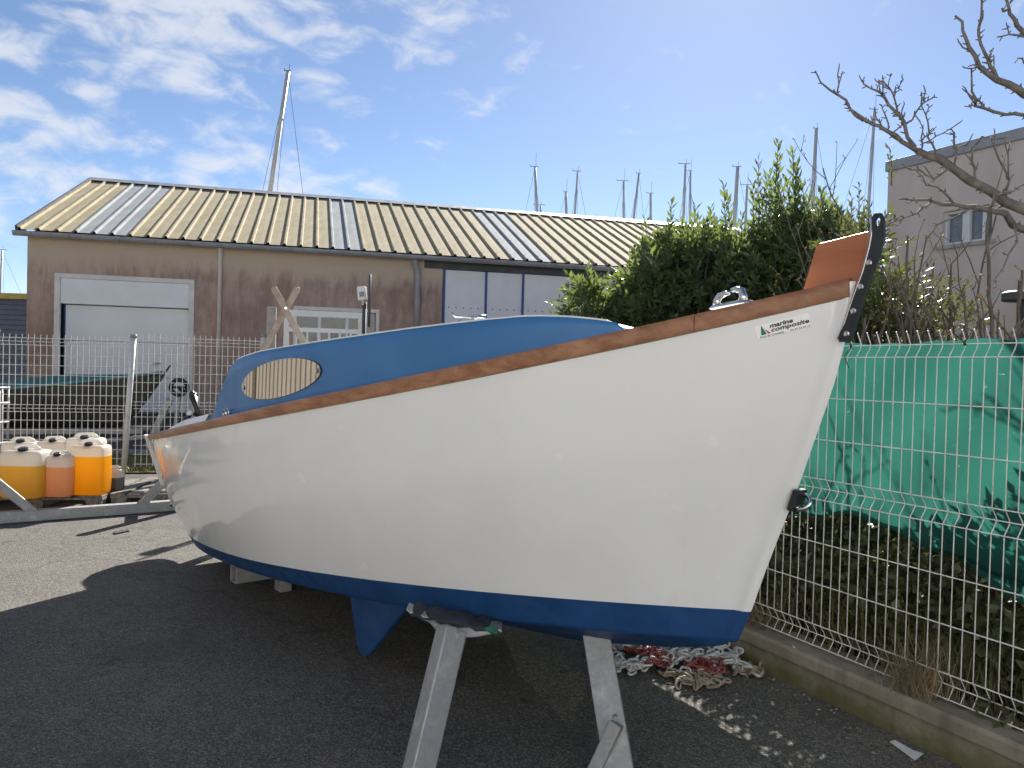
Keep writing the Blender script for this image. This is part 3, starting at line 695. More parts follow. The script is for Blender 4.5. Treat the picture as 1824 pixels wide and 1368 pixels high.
# rubbing strake / rail: two lengths butted near the bow on the near side
def rail(s0, s1, sgn):
    P = []
    for s in np.linspace(s0, s1, max(6, int((s1 - s0) * 14))):
        b = max(Bsh(s), .012); z = Zsh(s); hh = np.interp(s, [0, .5, 2, 3.8, 4.93], [.034, .042, .045, .056, .054]); th = .020
        sec = [(b - .035, z + .004), (b + th * .55, z + .004), (b + th * .9, z - .003), (b + th, z - .014), (b + th, z - hh + .012), (b + th * .8, z - hh + .002), (b - .002, z - hh)]
        P.append([bp(s, sgn * x, y) for x, y in sec])
    mb = MB().grid(P, flip=sgn < 0)
    for r, fl in ((P[0], sgn > 0), (P[-1], sgn < 0)):
        mb.add(r, [tuple(range(len(r)))[::-1] if fl else tuple(range(len(r)))])
    return mb
part('rub_rail', rail(-.03, 2.35, 1), 'wood_rail', BOAT, auto=40)
part('rub_rail', rail(2.353, 4.55, 1), 'wood_rail', BOAT, auto=40)
part('rub_rail', rail(4.553, 4.946, 1), 'wood_rail', BOAT, auto=40)
part('rub_rail', rail(-.03, 4.946, -1), 'wood_rail', BOAT, auto=40)
# deck from the cabin's aft end forward, side decks and cockpit aft
P = []
for s in np.linspace(1.5, 4.9, 40):
    b = max(Bsh(s) - .03, .005); z = Zsh(s) + .002
    P.append([bp(s, b * f, z - .012 * (1 - f * f)) for f in np.linspace(1, -1, 9)])
part('foredeck', MB().grid(P), 'deck_white', BOAT, smooth=True)
m = MB()
for sgn in (1, -1):
    P = []
    for s in np.linspace(-.02, 1.55, 14):
        b = Bsh(s); z = Zsh(s) + .006; up_ = .045 * min(1, max(0, s / .9))
        P.append([bp(s, sgn * (b - .03), z), bp(s, sgn * (b - .07), z + .004), bp(s, sgn * (b - .10), z + up_ + .012), bp(s, sgn * (b - .13), z + up_ + .012), bp(s, sgn * (b - .14), .70)])
    m.grid(P, flip=sgn < 0)
P = [[bp(s, (Bsh(s) - .13) * f, .70 + .03 * s) for f in (1, 0, -1)] for s in (.02, .8, 1.55)]; m.grid(P)
part('cockpit', m, 'deck_white', BOAT)
# cabin
CT = [(1.56, 1.168), (1.60, 1.20), (1.84, 1.43), (1.90, 1.472), (1.98, 1.512), (2.10, 1.533), (2.29, 1.557), (2.71, 1.592), (3.10, 1.626), (3.45, 1.660), (3.758, 1.688), (3.918, 1.700), (4.00, 1.7005), (4.093, 1.696), (4.18, 1.687), (4.244, 1.677), (4.272, 1.651), (4.283, 1.63)]
def Zct(s): return float(np.interp(s, [c[0] for c in CT], [c[1] for c in CT]))
ss = sorted(set([c[0] for c in CT] + list(np.linspace(1.56, 4.283, 46))))
def dropf(s): return min(1, max(0, (s - 3.3) / .6))
def cab_b(s, f=0.0): return max(Bsh(s) - .098 - .012 * f, .03)
for sgn in (1, -1):
    P = []
    for s in ss:
        z0 = Zsh(s) - .01; z1 = max(Zct(s) - (.07 * dropf(s) if sgn < 0 else 0), z0 + .004)
        P.append([bp(s, sgn * cab_b(s, f), z0 + (z1 - z0) * f) for f in np.linspace(0, 1, 6)])
    cs = part('cabin_side', MB().grid(P, flip=sgn < 0), 'cabin_blue', BOAT, smooth=True, solid=.012)
    if sgn > 0: near_side = cs
    def el(t, k=1.0, o=0.0):  # ellipse outline on the cabin side
        s = 2.50 + k * .388 * math.cos(t); z = 1.425 + k * (.0485 * math.cos(t) + .092 * math.sin(t))
        f = (z - Zsh(s)) / max(.05, Zct(s) - Zsh(s)); return bp(s, sgn * (cab_b(s, f) + .006 + o), z)
    ts = np.linspace(0, 2 * PI, 49)[:-1]
    qb = np.polyfit([2.10, 2.30, 2.5, 2.7, 2.90], [cab_b(v_, .55) for v_ in (2.10, 2.30, 2.5, 2.7, 2.90)], 2); P = []
    for c_ in np.cos(np.linspace(PI - .02, .02, 41)):
        s_w = 2.50 + .388 * c_; zc_ = 1.425 + .0485 * c_; hz_ = .092 * math.sqrt(1 - c_ * c_)
        P.append([bp(s_w, sgn * (float(np.polyval(qb, s_w)) + .013 - .035 * (zz_ - 1.425) * .4), zz_) for zz_ in np.linspace(zc_ - hz_, zc_ + hz_, 7)])
    m = MB().grid(P, flip=sgn < 0)
    wn_ = part('window', m, 'mirror', cs, smooth=True)
    m = MB(); m.grid(np.array([[el(t, 1.0, .0045) for t in ts], [el(t, 1.012, .003) for t in ts], [el(t, 1.02, -.002) for t in ts]]).transpose(1, 0, 2), closed_u=True, flip=sgn > 0); part('gasket', m, 'rubber', wn_, smooth=True) if False else part('gasket', m, 'rubber', cs, smooth=True)
    for t in (0.05, PI + .1):
        m = MB(); c = el(t, .93, .008); m.cyl(c, HN, .011, .008, 10); part('screw', m, 'steel', cs)
# thin white top edge along the cabin side, roof, aft bulkhead, hatch
m = MB(); m.tube([bp(s, cab_b(s, 1) + .001, Zct(s) + .003) for s in np.linspace(1.95, 4.272, 40)], .0045, 6); part('roof_edge', m, 'deck_white', BOAT, smooth=True)
P = []
for s in np.linspace(1.93, 4.262, 36):
    b = cab_b(s, 1) - .004; P.append([bp(s, b * f, Zct(s) + .002 + .010 * (1 - f * f) * (1 - dropf(s)) - .035 * dropf(s) * (1 - f)) for f in np.linspace(1, -1, 9)])
part('cabin_roof', MB().grid(P), 'deck_white', BOAT, smooth=True)
m = MB(); b = cab_b(1.93, 1) - .012; m.prism([bp(1.93, b, .75), bp(1.93, b, 1.49), bp(1.93, -b, 1.49), bp(1.93, -b, .75)], HD * .015); part('bulkhead', m, 'cabin_blue', BOAT)
m = MB(); b = cab_b(4.26, 1); m.prism([bp(4.262, b, 1.55), bp(4.262, b, 1.655), bp(4.262, -b, 1.59), bp(4.262, -b, 1.54)], HD * .01); part('cabin_front', m, 'cabin_blue', BOAT)
P = []
for s, h in ((2.42, .006), (2.46, .026), (2.60, .036), (2.9, .046), (3.25, .046), (3.45, .034), (3.55, .006)):
    zb = Zct(s); bw_ = .46 if s < 3.3 else .40
    P.append([bp(s, bw_, zb + .004), bp(s, bw_ - .02, zb + h * .8), bp(s, bw_ - .05, zb + h), bp(s, 0, zb + h + .012), bp(s, -bw_ + .05, zb + h), bp(s, -bw_, zb + .004)])
part('roof_hatch', MB().grid(P), 'deck_white', BOAT, smooth=True)
# small fittings on the cabin: two eye bolts, horn on the roof, throttle levers
for px in (407, 415.5):
    s, z = 1.90 + (px - 407) * .0062, 1.212 + (px - 407) * .001
    c = bp(s, cab_b(s) + .022, z + .012); m = MB()
    m.tube([c + V(0, 0, .022 * math.sin(a)) + HD * .017 * math.cos(a) for a in np.linspace(-1.2, PI + 1.2, 14)], .0045, 6)
    m.cyl(c - V(0, 0, .026) + HN * .01, HN, .009, .03, 8); part('eye_bolt', m, 'steel', BOAT, smooth=True)
hc = at_y(836, 566, 3.35)
m = MB(); u_ = unit(V(1, 0.05, 0.02)); m.tube([hc - u_ * .075 + V(0, 0, .02), hc - u_ * .06 + V(0, 0, .004), hc + u_ * .03], .006, 6); m.cyl(hc + u_ * .045, u_, .014, .05, 10); m.tube([hc - u_ * .04, hc - u_ * .04 + V(0, 0, -.05)], .004, 6); m.tube([hc + u_ * .04, hc + u_ * .04 + V(0, 0, -.05)], .004, 6)
part('signal_horn', m, 'steel', BOAT, smooth=True)
tcn = at_y(355, 752, 5.15)
for k, (dx, top, lean) in enumerate(((0, .165, .02), (.05, .175, .05))):
    b0 = tcn + HD * dx; m = MB(); m.tube([b0, b0 + V(-.012 - lean * .5, 0, top * .55), b0 + V(-.016 - lean, 0, top)], [.012, .016, .023], 8); m.tube([b0 + V(-.016 - lean, 0, top), b0 + V(-.019 - lean, 0, top + .03)], [.023, .012], 8); part('throttle_lever', m, 'black', BOAT, smooth=True)
m = MB(); m.box(tcn + V(-.03, 0, -.005), HD * .10, HN * .05, V(0, 0, .035)); m.tube([tcn + V(-.10, 0, .02), tcn + V(-.04, 0, .055), tcn + V(.04, 0, .04)], .012, 8); m.box(tcn + V(-.02, 0, -.24), HD * .05, HN * .04, V(0, 0, .2)); part('control_box', m, 'black', BOAT, bevel=.008)
m = MB(); m.lathe(tcn + V(-.055, -.02, .045), [(.0, .0), (.02, .0), (.022, .018), (.014, .028), (0, .03)], 12); part('control_knob', m, 'white_paint', BOAT, smooth=True)
# bow: upright plywood board, black stem plate with bolts, fairlead, towing eye
qd = [bpl(x, y, 0.0) for x, y in ((1430, 528), (1456, 442), (1463, 434), (1551, 412), (1549, 440), (1529, 524))]
m = MB(); m.prism([bp(s, .012, z) for s, z in qd], HN * .024); part('bow_board', m, 'plywood', BOAT, bevel=.004, label='upright orange brown plywood board at the bow')
pl_ = [(1553, 386), (1557, 380), (1569, 379), (1575, 388), (1576, 420), (1570, 446), (1556, 484), (1540, 530), (1524, 580), (1516, 606), (1512, 609), (1494, 609), (1493, 604), (1505, 575), (1521, 527), (1537, 485), (1549, 440), (1553, 418)]
def plate(off, th, shrink=0):
    return [bp(*(lambda q: (q[0], off, q[1]))(bpl(x, y, .036))) for x, y in pl_]
pp = plate(.036, .010); hp = bp(*(lambda q: (q[0], .036, q[1]))(bpl(1563.5, 394.5, .036)))
# plate with an oval hole near its head
from mathutils.geometry import tessellate_polygon
def holed(poly, cen, rx, rz, ext, n=16):
    hole = [cen + HD * rx * math.cos(a) + V(0, 0, rz * math.sin(a)) for a in np.linspace(0, 2 * PI, n + 1)[:-1]]
    vv = list(poly) + hole; tri = tessellate_polygon([[Vector((float((p - cen) @ HD), float(p[2]), 0)) for p in poly], [Vector((float((p - cen) @ HD), float(p[2]), 0)) for p in hole]])
    k = len(vv); mb = MB(); fs = [tuple(t) for t in tri] + [tuple(i + k for i in t)[::-1] for t in tri]
    a = len(poly)
    fs += [(i, (i + 1) % a, k + (i + 1) % a, k + i) for i in range(a)] + [(a + i, k + a + i, k + a + (i + 1) % n, a + (i + 1) % n) for i in range(n)]
    mb.add(vv + [p + ext for p in vv], fs); return mb
sp_ = part('stem_plate', holed(pp, hp, .0075, .012, HN * .010), 'stem_black', BOAT, bevel=.0015)
import bmesh
_bm = bmesh.new(); _bm.from_mesh(sp_.data); bmesh.ops.recalc_face_normals(_bm, faces=_bm.faces); _bm.to_mesh(sp_.data); _bm.free()
m = MB(); lf = [12, 13, 14, 15, 16, 17, 0]
m.tube([pp[i] + HN * .006 - HD * .0035 for i in lf], .0042, 6); part('plate_edge', m, 'steel', sp_, smooth=True)
for x, y in ((1548, 468), (1533, 511), (1520, 554), (1508, 595)):
    s, z = bpl(x, y, .04); m = MB(); m.tube([bp(s, .036, z), bp(s, .041, z), bp(s, .043, z)], [.0095, .0095, .006], 10); m.tube([bp(s, .042, z), bp(s, .048, z)], .005, 6); part('bolt', m, 'steel', sp_)
# fairlead: base with two inward hooked horns
fc = at_y(1302, 541, 2.62); sf, bf, zf = bloc(fc); fz = Zsh(sf) + .022
def fpnt(ds, db, dz): return bp(sf + ds, bf + db, fz + .105 * ds + dz)
m = MB(); P = []
for ds, wd, hh in ((-.085, .006, .002), (-.075, .018, .008), (-.04, .026, .012), (.04, .026, .012), (.075, .018, .008), (.085, .006, .002)): P.append([fpnt(ds, wd, 0), fpnt(ds, wd * .7, hh), fpnt(ds, -wd * .7, hh), fpnt(ds, -wd, 0)])
m.grid(P)
m.tube([fpnt(-.055, 0, .004), fpnt(-.056, 0, .025), fpnt(-.046, 0, .040), fpnt(-.022, 0, .045), fpnt(-.006, 0, .045)], [.016, .013, .012, .009, .006], 10)
m.tube([fpnt(.045, 0, .004), fpnt(.047, 0, .025), fpnt(.040, 0, .044), (fpnt(.02, 0, .052)), fpnt(.000, 0, .052)], [.018, .014, .013, .010, .007], 10)
part('fairlead', m, 'steel', BOAT, smooth=True)
se, ze = bpl(1405, 888, 0); es = bp(se + .030, 0, ze); 
m = MB(); m.box(es + V(0, 0, 0), HD * .010 + V(0, 0, -.002), HN * .030, V(0, 0, .036) + HD * .011); te = part('towing_eye', m, 'stem_black', BOAT, bevel=.004)
m = MB(); m.tube([es + HD * (.010 + .036 * math.sin(a)) + V(0, 0, .024 * math.cos(a) - .004) + HN * .012 * math.cos(a) for a in np.linspace(0, PI, 14)], .0078, 10); m.tube([es + V(0, 0, .022) + HN * .010, es + HD * .015 + V(0, 0, .0195) + HN * .010], .008, 8); m.tube([es + V(0, 0, -.024) - HN * .010, es + HD * .015 + V(0, 0, -.0235) - HN * .010], .008, 8)
part('eye_ring', m, 'steel', te, smooth=True)
# twin bilge keels
for sgn in (1, -1):
    kq = [bpl(x, y, .45) for x, y in ((626, 1050), (640, 1150), (650, 1171), (657, 1170), (735, 1075), (735, 1040))]
    m = MB(); m.prism([bp(s, sgn * .45 + .016, z) for s, z in kq], HN * .032); part('bilge_keel', m, 'blue_bottom', BOAT, bevel=.01)
# maker's sticker: laid on the hull surface
_bv = BVHTree.FromPolygons([Vector(tuple(np.array(v.co) + org(BOAT))) for v in hull.data.vertices], [tuple(p.vertices) for p in hull.data.polygons])
def on_hull(px, py, off):
    d = ray(px, py); loc, nor, _, _ = _bv.ray_cast(Vector(CAM), Vector(d).normalized())
    n = np.array(nor); n = n if np.dot(n, d) < 0 else -n
    return np.array(loc) + n * off
SC = [np.array(c, float) for c in ((1343, 582), (1440, 557), (1444.5, 580), (1349, 604))]     # TL TR BR BL
def stp(u, v, off): c = SC[0] * (1 - u) * (1 - v) + SC[1] * u * (1 - v) + SC[2] * u * v + SC[3] * (1 - u) * v; return on_hull(c[0], c[1], off)
def rr(u, v):  # rounded corners
    return u, v
P = [[stp(u, v, .0015) for v in np.linspace(0, 1, 5)] for u in np.linspace(0, 1, 13)]
stk = part('sticker', MB().grid(P), 'sticker', BOAT, smooth=True, label='white maker sticker reading marine composite')
def sticker_text(txt, u0, u1, v0, v1, mat, shear=0.25, bold=0.0):
    cu = bpy.data.curves.new('lettering', 'FONT'); cu.body = txt; cu.size = 1; cu.shear = shear; cu.offset = bold; cu.resolution_u = 2
    ob = bpy.data.objects.new('lettering', cu); col.objects.link(ob)
    dg = bpy.context.evaluated_depsgraph_get(); me = bpy.data.meshes.new_from_object(ob.evaluated_get(dg)); bpy.data.objects.remove(ob)
    co = np.array([v.co[:] for v in me.vertices]); lo, hi = co.min(0), co.max(0)
    o3 = org(stk)
    for v, c in zip(me.vertices, co):
        fu, fv = (c[0] - lo[0]) / (hi[0] - lo[0]), (c[1] - lo[1]) / (hi[1] - lo[1])
        v.co = Vector(tuple(stp(u0 + (u1 - u0) * fu, v1 + (v0 - v1) * fv, .0024) - o3))
    me.materials.clear(); me.materials.append(MAT[mat]); o = bpy.data.objects.new('lettering', me); o.parent = stk; col.objects.link(o)
sticker_text('marine', .27, .70, .08, .42, 'ink', .2, .035)
sticker_text('composite', .28, .985, .42, .84, 'ink', .2, .03)
sticker_text('Port du Crouesty', .06, .50, .86, 1.06, 'ink', 0, .012)
sticker_text('02 97 53 69 10', .62, .99, .90, 1.03, 'ink', 0, .012)
for poly, mt in (([(.125, .02), (.19, .80), (.085, .80)], 'ink_green'), ([(.165, .36), (.27, .80), (.215, .80)], 'ink_red')):
    m = MB(); m.add([stp(u, v, .0024) for u, v in poly], [tuple(range(len(poly)))]); part('emblem', m, mt, stk)

# mast crutch: two crossed boards bolted together, standing in the cockpit
CR = thing('mast_crutch', bp(1.40, .1, .74), 'crossed weathered wooden boards bolted as a mast crutch at the cabin aft end', 'mast crutch')
def crp(px, py, ds=0): s0_ = S0 + HD * (1.42 + ds); return at_pl(px, py, s0_, unit(HD * .55 + V(-.2, -1, 0) * .45))
for k, (a, b, ds) in enumerate((((486, 511), (585, 690), .02), ((531, 512), (432, 690), -.02))):
    p, q = crp(*a, ds), crp(*b, ds); q = p + (q - p) * ((p[2] - .76) / (p[2] - q[2])); d = unit(q - p); nn = unit(HD * .55 + V(-.2, -1, 0) * .45); sd = unit(np.cross(d, nn)); hw = .021
    arc = [p + d * hw + (sd * math.cos(t) - d * math.sin(t)) * hw for t in np.linspace(0, PI, 9)]
    m = MB(); m.prism(arc + [q - sd * hw, q + sd * hw], nn * .018); part('board', m, 'wood_board', CR, bevel=.003)
c = crp(509, 549, .045); m = MB(); m.cyl(c, nn, .009, .02, 10); part('bolt', m, 'steel', CR)

# outboard motor on the far side of the transom
OM = thing('outboard_motor', bp(-.12, -.30, .25), 'dark outboard motor on the transom behind the hull', 'outboard motor')
P = []
for z, sx, sy in ((.74, .15, .10), (.78, .22, .14), (.92, .27, .155), (1.05, .26, .15), (1.13, .21, .12), (1.17, .10, .06)):
    P.append([bp(-.47 + sx * 1.38 * math.copysign(abs(math.cos(a)) ** .6, math.cos(a)), -.22 + sy * math.copysign(abs(math.sin(a)) ** .6, math.sin(a)), z) for a in np.linspace(0, 2 * PI, 21)[:-1]])
part('cowl', MB().grid(np.array(P).transpose(1, 0, 2), closed_u=True), 'black', OM, smooth=True)
m = MB(); m.tube([bp(-.34, -.22, .76), bp(-.34, -.22, .30), bp(-.36, -.22, .16)], [.07, .05, .04], 10); m.tube([bp(-.45, -.22, .22), bp(-.25, -.22, .22)], [.03, .05], 10); part('leg', m, 'grey_dark', OM, smooth=True)
m = MB(); m.box(bp(-.12, -.22, .82), HD * .13, HN * .10, V(0, 0, .07)); part('bracket', m, 'grey_dark', OM, bevel=.01)

# ================================================================== SUPPORTS UNDER THE BOAT
TS = thing('boat_trestle', (0.1, 3.0, 0), 'galvanised steel trestle with splayed legs carrying the bow half of the boat', 'trestle')
def lchan(mb, a, b, wdt, face, th=.008):
    "angle iron from a to b: one flange toward the viewer, one turned back"
    d = unit(b - a); f = unit(face - d * np.dot(face, d)); sd = np.cross(d, f)
    mb.box((a + b) / 2 + f * .0, (b - a) / 2, sd * wdt / 2, f * th / 2)
    mb.box((a + b) / 2 + sd * (wdt / 2 - th / 2) - f * (wdt * .45 + th / 2), (b - a) / 2, sd * th / 2, f * wdt * .45)
    return mb
def boxleg(mb, a, b, w1, w2, yaw):
    d = unit(b - a); x = V(math.cos(yaw), math.sin(yaw), 0); x = unit(x - d * np.dot(x, d)); y = np.cross(d, x)
    return mb.box((a + b) / 2, (b - a) / 2, x * w1 / 2, y * w2 / 2)
la, lb_ = at_y(805, 1120, 3.02), at_y(738, 1405, 2.78); lb_ = lb_ + (lb_ - la) * max(0, (lb_[2]) / (la[2] - lb_[2])) if lb_[2] > 0 else la + (lb_ - la) * (la[2] / (la[2] - lb_[2]))
m = MB(); boxleg(m, la, lb_, .100, .075, R_(38)); part('leg', m, 'galv', TS, bevel=.007)
ra, rb_ = at_y(1062, 1128, 3.15), at_y(1108, 1400, 2.86); rb_ = ra + (rb_ - ra) * (ra[2] / (ra[2] - rb_[2]))
m = MB(); boxleg(m, ra, rb_, .108, .05, R_(-14)); part('leg', m, 'galv', TS, bevel=.005)
m = MB(); fa = at_y(1097, 1282, 2.93); fb = at_y(1046, 1390, 2.92); fb = fa + (fb - fa) * (fa[2] / (fa[2] - fb[2])); boxleg(m, fa + V(0, -.03, 0), fb + V(0, -.03, 0), .05, .035, R_(-30)); part('brace', m, 'galv', TS, bevel=.004)
m = MB(); fb2 = fb + V(.06, .5, 0); boxleg(m, la + V(.02, .35, -.02), lb_ + V(.03, 1.0, 0), .08, .06, R_(32)); part('leg', m, 'galv', TS, bevel=.006)
m = MB(); boxleg(m, ra + V(0, .3, 0), rb_ + V(.03, .95, 0), .08, .06, R_(-14)); part('leg', m, 'galv', TS, bevel=.006)
m = MB(); m.bar(la + V(.02, .42, -.02), ra + V(-.02, .36, -.04), .06, .06); part('cross_beam', m, 'galv', TS, bevel=.006)
c = at_y(1096, 1278, 2.885); m = MB(); m.cyl(c, V(0, 1, 0), .010, .02, 8); part('bolt', m, 'galv', TS)
# bearer: a wide flared saddle with padding
bl, br = at_y(722, 1086, 3.06), at_y(893, 1121, 3.06); bm_ = at_y(810, 1137, 3.04); b2 = at_y(765, 1112, 3.05); b3 = at_y(850, 1135, 3.05)
m = MB(); m.prism([bl, bl + V(.02, 0, -.018), b2 + V(0, 0, .005), b2 + V(.03, 0, -.03), bm_, b3, br + V(.004, 0, -.012), br, (bl + br) / 2 + V(0, 0, -.028)], V(0, .10, 0)); part('saddle', m, 'galv', TS, bevel=.004)
m = MB(); P = []
for k, f in enumerate(np.linspace(0.06, .98, 16)):
    q = bl + (br - bl) * f + V(0, -.006, -.022 + .006 * math.sin(k * 2.1)); up_ = .016 + .007 * math.sin(k * 1.7) 
    P.append([q, q + V(0, -.004, up_ * .6), q + V(0, .02, up_), q + V(0, .12, up_ + .005)])
part('padding', MB().grid(P), 'carpet_dark', TS, smooth=True)
m = MB(); q = bl + (br - bl) * .84 + V(0, -.012, -.014); m.add([q, q + V(.045, 0, -.012), q + V(.05, -.003, .012), q + V(.02, 0, .020), q + V(-.008, -.004, .012)], [(0, 1, 2, 3, 4)]); part('padding', m, 'carpet_green', TS)
c = at_y(812, 1131, 2.99); m = MB(); m.cyl(c, V(0, 1, 0), .014, .02, 8); part('bolt', m, 'galv', TS)

RT_ = thing('rear_trestle', (*bp(1.05, .1, 0)[:2], 0), 'low galvanised square tube support under the boat stern', 'trestle')
a, b = bp(1.22, .56, .155), bp(1.22, -.60, .155)
m = MB(); d = unit(b - a); hw = .048
for s1, s2, w_, h_ in ((0, hw, hw, .005), (0, -hw, hw, .005), (hw, 0, .005, hw), (-hw, 0, .005, hw)):
    m.box((a + b) / 2 + np.cross(d, V(0, 0, 1)) * s1 + V(0, 0, s2), (b - a) / 2, np.cross(d, V(0, 0, 1)) * w_, V(0, 0, h_))
part('beam', m, 'galv', RT_, bevel=.003)
m = MB(); m.box(bp(1.20, .10, .210), HD * .05, HN * .40, V(0, 0, .006)); part('pad', m, 'white_paint', RT_)
for bb in (.45, -.45):
    m = MB(); m.box(bp(1.22, bb * .5, .052), HD * .05, HN * .04, V(0, 0, .051)); part('foot', m, 'galv', RT_, bevel=.004)

# ================================================================== RIGHT SIDE: LOW WALL, FENCE, NET
LW = thing('low_wall', fpt(1.0, -.05, 0), 'low mossy concrete wall carrying the white mesh fence at right', 'wall')
P = []
m = MB()
for s0, s1 in ((-3.0, -.42), (-.415, 2.2), (2.205, 4.8), (4.805, 9.0)):
    m = MB(); m.prism([fpt(s0, -.085, -.05), fpt(s0, -.085, .118), fpt(s0, .10, .118), fpt(s0, .10, -.05)], FD * (s1 - s0)); part('wall_block', m, 'wall_moss', LW)
    m = MB(); m.prism([fpt(s0, -.105, .120), fpt(s0, -.105, .172), fpt(s0, -.092, .186), fpt(s0, .11, .186), fpt(s0, .11, .120)], FD * (s1 - s0)); part('coping', m, 'wall_moss', LW, bevel=.004)

FE = thing('mesh_fence', fpt(1.0, 0, .186), 'white welded mesh fence with folded wires on the low wall', 'fence')
ZW = [(.196, 0), (.232, .024), (.250, .034), (.268, .024), (.305, 0), (.503, 0), (.703, 0), (.912, 0), (.944, .024), (.962, .034), (.980, .024), (1.012, 0), (1.203, 0), (1.404, 0), (1.600, 0), (1.632, .024), (1.655, .034), (1.68, .022), (1.712, .005)]
HW = [(.203, 0), (.250, .034), (.305, 0), (.503, 0), (.703, 0), (.912, 0), (.962, .034), (1.012, 0), (1.203, 0), (1.404, 0), (1.600, 0), (1.655, .034)]
mb = MB(); mb.tube([FN * o + V(0, 0, z) for z, o in ZW], .0026, 6); vw = mb.mesh('vertical_wire', 'fence_white', smooth=True)
for k in range(-8, 150):
    inst('vertical_wire', vw, FE, fpt(k * .05, rng.normal(0, .0006), 0))
mb = MB(); mb.tube([FD * -.45, FD * 7.45], .0028, 6); hw_ = mb.mesh('horizontal_wire', 'fence_white', smooth=True)
for z, o in HW: inst('horizontal_wire', hw_, FE, fpt(0, o - .005, z))
for s in (-.9, 2.47, 5.0):
    m = MB(); m.tube([fpt(s, .03, .18), fpt(s, .03, 1.75)], .028, 12); part('post', m, 'fence_white', FE, smooth=True)

# green netting hung on the far side of the wires
NB = [(1330, 905), (1436, 912), (1480, 916), (1528, 922), (1581, 940), (1623, 958), (1686, 988), (1726, 1004), (1754, 1019), (1818, 1046), (1900, 1080)]
nb = [(lambda p: (float((p - FP) @ FD), float(p[2])))(at_pl(x, y, FP + FN * .05, FN)) for x, y in NB]; nb.sort()
def nbot(s): return float(np.interp(s, [q[0] for q in nb], [q[1] for q in nb]))
P = []
for s in np.linspace(-.5, 6.8, 180):
    zb = nbot(s) - .01 + .012 * math.sin(s * 9) + .008 * math.sin(s * 23); ztp = 1.668 + .006 * math.sin(s * 7) + .004 * math.sin(s * 31); row = []
    for f in np.linspace(0, 1, 44):
        z = ztp + (zb - ztp) * f; o = .050 + .012 * math.sin(s * 5 + f * 4) * f + .006 * math.sin(s * 13 - f * 9) + .03 * f * f * math.sin(s * 2.2 + 1) + .010 * math.sin(f * 14 + s * 3) * f
        if abs(z - 1.655) < .05: o = max(o, .045)
        row.append(fpt(s, max(.042, o), z))
    # a hem that curls back under
    e = row[-1]; row.append(e + FN * .02 + V(0, 0, .012)); row.append(e + FN * .035 + V(0, 0, .05))
    P.append(row)
o = single('privacy_net', MB().grid(P), 'net', fpt(1.0, .05, .9), 'green privacy netting tied behind the white mesh fence', 'netting', smooth=True)
P = []                                      # folded corner hanging lower at the right
for i, s in enumerate(np.linspace(-.45, .42, 20)):
    row = []
    for f in np.linspace(0, 1, 14):
        z0 = nbot(s) + .10; dz = (.10 + .17 * max(0, (.42 - s) / .87)); z = z0 - (dz + .02 * math.sin(s * 11)) * f
        row.append(fpt(s, .085 + .03 * math.sin(s * 8 + f * 3) + .04 * f, z))
    P.append(row)
single('loose_net_corner', MB().grid(P), 'net', fpt(0, .1, .7), 'loose lower corner of green netting hanging below the fence fold', 'netting', smooth=True)
for (x, y), (x2, y2) in (((1722, 611), (1699, 575)), ((1519, 617), (1512, 655)), ((1905, 611), (1898, 640))):
    p, q = at_pl(x, y, FP, FN), at_pl(x2, y2, FP - FN * .02, FN)
    m = MB(); m.tube([p - FN * .012 + V(.0, 0, .012), p - FN * .014, p - FN * .01 + V(0, 0, -.01)], .005, 6); m.tube([p - FN * .014, (p + q) / 2 + FD * .01 - FN * .03, q], .0022, 5)
    single('cable_tie', m, 'black', p, {1722: 'black cable tie with long tail at the fence top near the right edge', 1519: 'black cable tie on the fence top wire beside the bow plate', 1905: 'black cable tie at the fence top out toward the right'}[x], 'cable tie', smooth=True) if x < 1900 else None

# dark rounded slab on a post, seen over the fence at the right edge
lc = at_y(1822, 527, 5.2)
LP = thing('slab_post', (lc[0], lc[1], .25), 'dark flat rounded slab on a post half cut by the right edge', 'lamp')
m = MB(); m.lathe(lc, [(0, .03), (.10, .030), (.125, .018), (.125, -.03), (.11, -.036), (0, -.036)], 20); part('slab_head', m, 'grey_dark', LP, smooth=False)
m = MB(); m.tube([(lc[0], lc[1], .2), (lc[0], lc[1], lc[2] - .036)], .03, 10); part('pole', m, 'grey_dark', LP, smooth=True)

